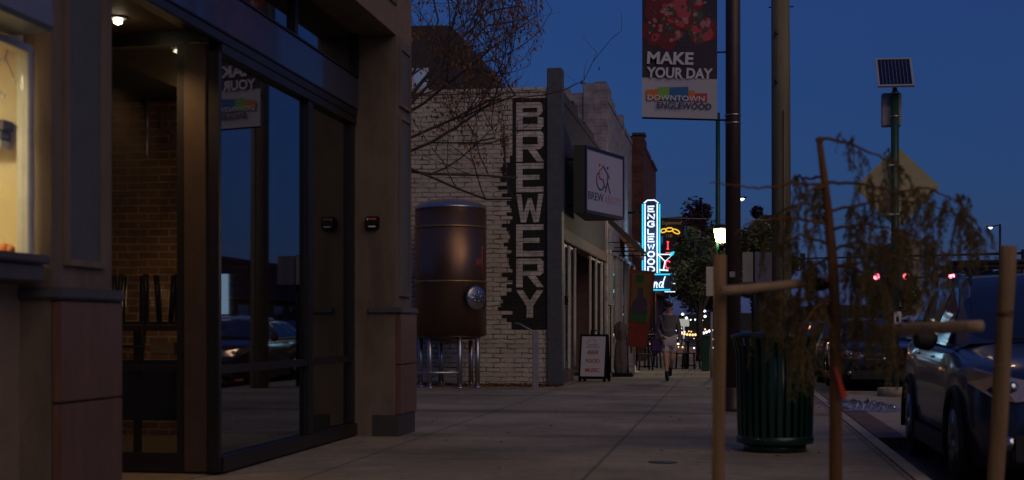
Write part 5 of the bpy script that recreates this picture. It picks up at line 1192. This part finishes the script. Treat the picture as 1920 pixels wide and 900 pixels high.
# ------------------------------------------------------------ cars
def make_car(label, loc, rz, paint, group=None, lights=None, detail=True, L=4.5, Wd=1.8, H=1.62, name='parked_car'):
    """local axes: y from the front bumper (0) to the tail (L), x across"""
    t = thing(name, label, 'car', loc, rz, group); hw = Wd / 2
    fa, ra = .92, .92 + 2.66; wr = .345; aR = .40
    ys_ = sorted(set([0, .04, .12, .25, .4] + [fa + aR * math.cos(R(a)) for a in range(0, 181, 15)] + [ra + aR * math.cos(R(a)) for a in range(0, 181, 15)] + [1.4, 1.8, 2.3, 2.8, 3.1, L - .35, L - .15, L - .05, L]))
    def lerp(tab, y):
        for (a, b), (c, d) in zip(tab, tab[1:]):
            if a <= y <= c: return b + (d - b) * (y - a) / (c - a)
        return tab[-1][1]
    def zb(y):
        z = .21 if .1 < y < L - .1 else .30
        for w_ in (fa, ra):
            if abs(y - w_) <= aR: z = max(z, .31 + math.sqrt(max(0, aR * aR - (y - w_) ** 2)))
        return z
    zt_ = [(0, .66), (.05, .80), (.15, .89), (.4, .95), (1.2, 1.04), (1.4, 1.07), (3.8, 1.10), (L - .15, 1.12), (L, .95)]
    wt_ = [(0, .68), (.05, .80), (.15, .9), (.35, .965), (.7, 1), (3.8, 1), (L - .3, .97), (L - .05, .88), (L, .80)]
    vs, fs = [], []; ring = None
    for y in ys_:
        w_ = hw * lerp(wt_, y); zl_ = zb(y); z2_ = lerp(zt_, y); zm = max(.50, zl_ + .03)
        half = [(0, zl_), (w_ * .80, zl_), (w_ * .965, zl_ + .01), (w_ * 1.0, zm + .02), (w_ * .995, (zm + z2_) / 2), (w_ * .965, z2_ - .10), (w_ * .90, z2_ - .03), (w_ * .6, z2_ + .015), (0, z2_ + .03)]
        full = half + [(-x, z) for x, z in half[-2:0:-1]]; ring = len(full)
        vs += [(x, y, z) for x, z in full]
    for i in range(len(ys_) - 1):
        for k in range(ring): fs.append((i * ring + k, i * ring + (k + 1) % ring, (i + 1) * ring + (k + 1) % ring, (i + 1) * ring + k))
    fs.append(tuple(range(ring))); fs.append(tuple((len(ys_) - 1) * ring + k for k in range(ring))[::-1])
    w = MB(); w.add(vs, fs, True); body_ = part('body', w, paint, t, False)
    # cabin
    st = [(1.25, 1.04, .80, 1.06), (1.75, 1.07, .76, H - .20), (2.12, 1.08, .70, H - .03), (2.9, 1.09, .69, H), (3.7, 1.10, .68, H - .03), (4.05, 1.10, .70, H - .12), (L - .12, 1.11, .76, 1.14)]
    w = MB(); vs, fs = [], []
    for y, z0_, wt2, z1_ in st:
        h_ = [(hw * .93, z0_ - .03), (hw * (.93 + (wt2 - .93) * .92), z0_ + (z1_ - z0_) * .92), (hw * wt2 * .96, z1_), (0, z1_ + .03)]
        f2 = h_ + [(-x, z) for x, z in h_[-2::-1]]; vs += [(x, y, z) for x, z in f2]
    for i in range(len(st) - 1):
        for k in range(6): fs.append((i * 7 + k, i * 7 + k + 1, i * 7 + 7 + k + 1, i * 7 + 7 + k))
    w.add(vs, fs, False); part('roof', w, paint, t, False)
    def sidept(y, f):
        for a, b in zip(st, st[1:]):
            if a[0] <= y <= b[0]:
                u_ = (y - a[0]) / (b[0] - a[0]); z0_ = a[1] + (b[1] - a[1]) * u_; wt2 = a[2] + (b[2] - a[2]) * u_; z1_ = a[3] + (b[3] - a[3]) * u_
                return hw * (.93 + (wt2 - .93) * f) + .006, y, z0_ + (z1_ - z0_) * f
    for s_ in (-1, 1):
        for poly in (((1.62, .0), (2.42, .0), (2.42, .84), (2.16, .84), (1.80, .70)), ((2.50, .0), (3.36, .0), (3.36, .84), (2.50, .84)), ((3.44, 0), (4.1, .1), (3.86, .82), (3.44, .84))):
            q = [sidept(y, f) for y, f in poly]; w = MB()
            w.add([(s_ * x, y, z) for x, y, z in q] + [(s_ * (x - .02), y, z) for x, y, z in q], [tuple(range(len(q)))] + [(i, (i + 1) % len(q), len(q) + (i + 1) % len(q), len(q) + i) for i in range(len(q))]); part('side_window', w, M['car_glass'], t, False)
    w = MB(); fwd = Vector((0, -.008, .006)); w_a, w_b = hw * .76, hw * .64
    w.add([Vector(p) + fwd for p in [(-w_a, 1.31, 1.09), (0, 1.27, 1.115), (w_a, 1.31, 1.09), (w_b * 1.12, 1.75, H - .19), (w_b, 2.08, H - .045), (0, 2.06, H - .015), (-w_b, 2.08, H - .045), (-w_b * 1.12, 1.75, H - .19), (0, 1.73, H - .155)]], [(0, 1, 8, 7), (1, 2, 3, 8), (7, 8, 5, 6), (8, 3, 4, 5)], True); part('windshield', w, M['car_glass'], t, False)
    w = MB(); w.add([(-hw * .62, 4.07, H - .12), (hw * .62, 4.07, H - .12), (hw * .7, L - .12, 1.2), (-hw * .7, L - .12, 1.2)], [(0, 1, 2, 3)]); w.v = [v + Vector((0, .012, .012)) for v in w.v]; part('rear_window', w, M['car_glass'], t, False)
    for s_ in (-1, 1):
        for y in (fa, ra):
            Mx = Matrix.Translation((s_ * (hw - .0), y, wr)) @ Matrix.Rotation(R(-90 * s_), 4, 'Y')
            w = MB(); w.lathe([(wr - .05, .0), (wr - .015, .004), (wr, .03), (wr, .19), (wr - .015, .215), (wr - .06, .22)], (0, 0, 0), 32, Mx); wh = part('wheel', w, M['tyre'], t, False)
            w = MB(); w.lathe([(.235, -.006), (.235, .0), (.20, .02), (.19, .05), (.01, .05)], (0, 0, 0), 24, Mx)
            for k in range(5):
                a = k / 5 * 6.283; w.tube([Mx @ Vector((.03 * math.cos(a), .03 * math.sin(a), .012)), Mx @ Vector((.21 * math.cos(a), .21 * math.sin(a), .004))], [.035, .022], 6)
            part('rim', w, M['rim'], wh, False)
    w = MB()
    for s_ in (-1, 1):
        pts_ = []
        for wy in (fa, ra):
            w.tube([(s_ * (hw + .002), wy + (aR + .02) * math.cos(R(a)), .31 + (aR + .02) * math.sin(R(a))) for a in range(-8, 189, 14)], .028, 6)
        w.bbox(s_ * hw - .012, s_ * hw + .012, fa + aR + .05, ra - aR - .05, .2, .36, .008)
    w.bbox(-hw * .72, hw * .72, -.025, .06, .27, .46, .015); part('cladding', w, M['trim'], t, False)
    w = MB(); w.bbox(-hw * .42, hw * .42, -.02, .05, .60, .76, .012); part('grille', w, M['trim'], t, False)
    w = MB(); w.bbox(-hw * .40, hw * .40, -.03, -.018, .67, .69, .004); w.lathe([(.001, 0), (.06, 0), (.06, .012), (.001, .015)], (0, 0, 0), 16, Matrix.Translation((0, -.02, .68)) @ Matrix.Rotation(R(90), 4, 'X')); part('grille_bar', w, M['chrome'], t, False)
    for s_ in (-1, 1):
        q = [(hw * .50, .02, .70), (hw * .50, .05, .81), (hw * .80, .13, .86), (hw * .985, .36, .90), (hw * .975, .34, .80), (hw * .84, .10, .71), (hw * .68, .03, .68)]
        w = MB(); w.add([(s_ * (x + .02), y - .03, z) for x, y, z in q] + [(s_ * (x - .05), y + .06, z) for x, y, z in q], [tuple(range(7)), tuple(range(7, 14))[::-1]] + [(i, (i + 1) % 7, 7 + (i + 1) % 7, 7 + i) for i in range(7)])
        hl_ = part('headlight', w, M['lens'] if lights != 'front' else M['head_light'], t, False)
        if lights != 'front':
            w = MB(); w.lathe([(.001, 0), (.045, .0), (.045, .015), (.001, .02)], (0, 0, 0), 16, Matrix.Translation((s_ * hw * .72, .045, .775)) @ Matrix.Rotation(R(90), 4, 'X')); part('reflector', w, M['chrome'], hl_, False)
        w = MB(); w.lathe([(.001, 0), (.05, 0), (.05, .01), (.001, .014)], (0, 0, 0), 16, Matrix.Translation((s_ * hw * .74, .0, .40)) @ Matrix.Rotation(R(90), 4, 'X')); part('fog_lamp', w, M['chrome'], t, False)
        w = MB(); w.bbox(s_ * hw * .9 - .11, s_ * hw * .9 + .07, L - .14, L - .0, .78, .98, .02); part('taillight', w, M['red_light'] if lights == 'rear' else M['letter_red'], t, False)
        w = skinmesh([(s_ * (hw + .02), 1.72, 1.06), (s_ * (hw + .10), 1.70, 1.10), (s_ * (hw + .19), 1.68, 1.10)], [(0, 1), (1, 2)], [(.025, .03), (.07, .09), (.055, .07)], 1, 2); mr = part('mirror', w, M['trim'], t, False)
        w = MB(); w.bbox(s_ * (hw * .96) - .012 * 1, s_ * (hw * .96) + .02, 2.1, 2.3, .93, .96, .006); w.bbox(s_ * (hw * .96) - .012, s_ * (hw * .96) + .02, 3.0, 3.2, .94, .97, .006); part('door_handle', w, paint, t, False)
    if detail:
        for s_ in (-1, 1):
            w = MB(); w.tube([(s_ * hw * .66, 2.05, H - .02), (s_ * hw * .66, 2.15, H + .05), (s_ * hw * .66, 3.9, H + .05), (s_ * hw * .66, 4.0, H - .06)], .018, 8); part('roof_rail', w, M['trim'], t, False)
        for y in (2.35, 3.35): w = MB(); w.tube([(-hw * .78, y, H + .10), (hw * .78, y, H + .12)], [.022, .022], 8); w.bbox(-hw * .70, -hw * .62, y - .05, y + .05, H + .04, H + .12, .01); w.bbox(hw * .62, hw * .70, y - .05, y + .05, H + .04, H + .12, .01); part('roof_crossbar', w, M['trim'], t, False)
        w = MB(); w.tube([(-hw * .6, 1.24, 1.09), (-hw * .05, 1.26, 1.12)], .01, 6); w.tube([(-hw * .0, 1.24, 1.11), (hw * .6, 1.28, 1.095)], .01, 6); part('wiper', w, M['trim'], t, False)
    return t
cb_ = make_car('dark blue crossover with roof bars parked facing the camera at the right curb', (2.80, 10.9, -.13), 0, M['car_blue']); cb_.scale = (1.1, 1.1, 1.12)
make_car('black car parked behind the curb extension, seen through the young tree', (3.0, 28.6, -.13), 0, M['car_black'], None, None, False, H=1.5)
GP = 'cars parked along the far stretch of curb'
ca = make_car('dark parked car directly behind the black one at the right curb', (2.9, 33.2, -.13), 0, M['car_blue'], GP, None, False, H=1.5)
for x, y, lb in ((2.95, 39.2, 'third dark car in the row along the right curb'), (2.9, 45.5, 'farthest dark car in the row along the right curb')):
    c = copy_tree(ca); c.location = (x, y, -.13); c['label'] = lb
GM = 'vehicles moving on the road'
cf = make_car('oncoming car with lit headlights seen left of the blue crossover', (P(1668, 602, Y=62).x, 62, -.13), 0, M['car_black'], GM, 'front', False, name='moving_car')
cr = make_car('pale car with red taillights far down the road between the poles', (P(1497, 600, Y=80).x, 84.5, -.13), R(180), M['car_white'], GM, 'rear', False, name='moving_car')
for (x, y, lb) in ((5.0, 39.3, 'pale car with red taillights driving away, mirrored in the shop window'), (14.9, 67, 'farther pale car with red taillights mirrored in the shop window')):
    c = copy_tree(cr); c.location = (x + 0, y, -.13); c['label'] = lb
GO = 'cars parked at the opposite curb'
ob = None
for y, lb in ((26, 'dark blue car at the opposite curb, nearest of those mirrored in the window'), (33, 'dark blue car at the opposite curb, second of those mirrored in the window'), (47, 'dark blue car at the opposite curb, third of those mirrored in the window'), (54, 'dark blue car at the opposite curb, farthest of those mirrored in the window')):
    if ob is None: ob = make_car(lb, (14.9, y, -.13), 0, M['car_blue'], GO, None, False)
    else: c = copy_tree(ob); c.location = (14.9, y, -.13); c['label'] = lb

# ------------------------------------------------------------ signals and far lights
def signal_arm(label, xp, x_end, y, z, heads, back):
    t = thing('traffic_signal', label, 'traffic signal', (xp, y, 0), 0, 'traffic signals at the crossing')
    w = MB(); w.tube([(xp, y, 0), (xp, y, z + .6)], [.14, .1], 12); w.tube([(xp, y, z + .35), (x_end, y, z + .1)], [.09, .045], 10); part('mast', w, M['black_metal'], t)
    for x in heads:
        w = MB(); w.bbox(x - .17, x + .17, y - .14, y + .10, z - .62, z + .45, .02); hd2 = part('signal_head', w, M['dark'], t)
        if not back:
            w = MB(); w.lathe([(.001, 0), (.25, 0), (.25, .02), (.001, .04)], (0, 0, 0), 16, Matrix.Translation((x, y - .14, z + .26)) @ Matrix.Rotation(R(90), 4, 'X')); part('red_lamp', w, M['red_light'], hd2)
    return t
YS = 110; hs = [P(px, 517, Y=YS).x for px in (1643, 1699, 1783)]; zS = P(1643, 519, Y=YS).z - .26
signal_arm('signal mast across the crossing with three lit red lamps', 21, hs[0] - .6, YS, zS, hs, False)
YS2 = 96; hs2 = [P(px, 487, Y=YS2).x for px in (1505, 1592)]
signal_arm('near signal mast seen from behind with dark signal heads', 19, hs2[0] - .3, YS2, P(1590, 487, Y=YS2).z, hs2, True)
def street_light(label, px, py, arm, pxp, Y):
    a = P(px, py, Y=Y); xp = P(pxp, py, Y=Y).x
    t = thing('street_light', label, 'street light', (xp, Y, 0), 0, 'distant street lights')
    w = MB(); w.tube([(xp, Y, 0), (xp, Y, a.z + .25)], [.12, .08], 10); w.tube([(xp, Y, a.z + .2), (a.x, Y, a.z + .1)], .04, 8); part('pole', w, M['black_metal'], t)
    w = MB(); w.bbox(a.x - .3, a.x + .3, Y - .12, Y + .12, a.z + .04, a.z + .14, .02); part('lamp_head', w, M['black_metal'], t)
    w = MB(); w.lathe([(.001, -.12), (.12, -.06), (.16, .03), (.001, .035)], (a.x, Y, a.z), 14); part('lens', w, M['bulb_white'], t)
street_light('distant lit street light above the right end of the weeping tree', 1857, 427, 1, 1875, 109)
street_light('distant lit street light just right of the brown lamp post', 1391, 373, 1, 1380, 86)
# string lights at the patio
SL = thing('patio_string_lights', 'sagging string of small warm and white bulbs over the far patio', 'string lights', (-1.2, 64, 2))
w = MB(); bb = MB(); bw_ = MB(); pts_ = []
for i in range(13):
    f_ = i / 12; px = 1273 + 62 * f_; py = 624 + 6 * math.sin(f_ * 3.2) - 5 * f_; q = P(px, py, Y=63 - 6 * f_); pts_.append(q)
    (bb if i < 7 else bw_).lathe([(.001, -.06), (.045, -.03), (.05, .01), (.015, .05)], q, 8)
w.tube([p + Vector((0, 0, .06)) for p in pts_], .01, 5)
for px, py in ((1280, 589), (1287, 596), (1311, 579), (1321, 583), (1314, 588), (1322, 593), (1328, 650)): bw_.lathe([(.001, -.06), (.055, -.03), (.06, .01), (.015, .05)], P(px, py, Y=60), 8)
top_ = [P(px, py, Y=60) for px, py in ((1275, 585), (1287, 592), (1311, 576), (1328, 590))]; w.tube(top_, .01, 5)
rng = random.Random(12)
for k in range(26):
    q = P(rng.uniform(1268, 1338), rng.uniform(598, 655), Y=rng.uniform(58, 74)); (bb if rng.random() < .65 else bw_).lathe([(.001, -.04), (.03, -.02), (.035, .01), (.012, .035)], q, 7)
light('string_light_glow', 'POINT', (-.9, 61, 2.6), 60, (1, .45, .18), .4, parent=SL); light('tree_fill_far', 'POINT', (-1.6, 80, 4.5), 160, (1, .35, .2), .5, parent=SL)  # points added to light the tree undersides; no bulbs hang near the far one
part('cord', w, M['black_metal'], SL); part('warm_bulb', bb, M['bulb_warm'], SL); part('white_bulb', bw_, M['bulb_white'], SL)
w = MB(); a = P(1272, 612, Y=75); c = P(1292, 598, Y=75); w.bbox(a.x, c.x, 75, 75.2, a.z, c.z, .02)
w.cyl((a.x + c.x) / 2, 75.1, 0, a.z, .04)
solo('lit_notice', w, emat('lit_white_sign', (.6, .62, .55), .5), 'small lit white sign on a post beyond the patio', 'sign')
for (x0_, y0_, x1_, y1_, lb, Y_) in ((1277, 406, 1345, 406, 'upper thin wire crossing the dark maroon tree', 50), (1272, 519, 1335, 514, 'lower thin wire in front of the lit green tree', 50)):
    w = MB(); A_ = P(x0_ - 40, y0_ + 2, Y=Y_); B_ = P(x1_ + 400, y1_ - 2, Y=Y_ + 2); w.tube([A_.lerp(B_, k / 8) - Vector((0, 0, .12 * math.sin(k / 8 * 3.14))) for k in range(9)], .012, 5); solo('overhead_wire', w, M['galv'], lb, 'wire')

# ------------------------------------------------------------ buildings across the road
def far_building(label, x0, y0, y1, h, m, wins=True, name='far_building', width=12):
    t = thing(name, label, 'building', (x0 + 5, (y0 + y1) / 2, 0))
    w = MB(); w.box(x0, x0 + width, y0, y1, 0, h); w.bbox(x0 - .15, x0 + width + .1, y0 - .05, y1 + .05, h + .003, h + .3, .03); part('wall', w, m, t)
    if wins:
        n = max(1, int((y1 - y0) / 3))
        for k in range(n):
            ya = y0 + (k + .2) * (y1 - y0) / n; yb2 = y0 + (k + .8) * (y1 - y0) / n; w = MB(); w.bbox(x0 - .06, x0 - .004, ya, yb2, .7, 2.6, .01); fr = part('window', w, M['frame'], t)
            w = MB(); w.box(x0 - .075, x0 - .065, ya + .08, yb2 - .08, .78, 2.52); part('pane', w, M['car_glass'] if k % 3 else M['lit_window'], fr)
    w = MB(); w.box(x0 - .8, x0 - .005, y0 + .5, y1 - .5, 2.9, 3.0); part('canopy', w, M['dark'], t)
    return t
far_building('low grey building across the road, mirrored behind the utility pole', 21, 34, 52, 6.5, M['pale_y'])
far_building('dark brick building across the road, mirrored at the right of the window', 21, 20, 33.8, 6.0, M['brick_red_side'])
far_building('pale slatted building across the road with a lit blade sign', 21, 52.2, 72, 6.2, M['pale_y'])
far_building('dark low building across the road near the crossing', 21, 72.2, 95, 5.0, M['dark_paint'])
far_building('brown brick building beyond the crossing on the far side', 21, 112, 140, 5.4, M['brick_red_side'])
far_building('pale slim tower block in the distance above the signal lamps', 21.6, 190, 215, 12.5, M['slab'], False, width=3.2)
YV = 72.5
w = MB(); w.bbox(19.0, 19.6, YV, YV + .25, 1.9, 4.1, .02); t = thing('blade_sign', 'lit pale blue vertical blade sign on the building across the road', 'sign', (19, YV, 2)); part('cabinet', w, M['lit_blue'], t)
w = MB(); w.tube([(19.6, YV + .1, 3.8), (21, YV + .1, 3.8)], .05, 8); w.tube([(19.6, YV + .1, 2.2), (21, YV + .1, 2.2)], .05, 8); part('bracket', w, M['black_metal'], t)
w = MB(); w.bbox(20.2, 20.8, 86, 86.3, 1.1, 1.45, .02); w.box(20.45, 20.55, 86.1, 86.2, 0, 1.1); solo('lit_yellow_sign', w, M['lit_yellow'], 'small glowing yellow box sign across the road mirrored in the window', 'sign')
w = MB(); w.lathe([(.08, 2.05), (.16, 2.15), (.16, 2.4), (.05, 2.5)], (20.4, 74.2, 0), 14); w.cyl(20.4, 74.2, 0, 2.05, .05); solo('lantern_post', w, M['lamp_glow'], 'small glowing lantern across the road mirrored at the window edge', 'lantern')
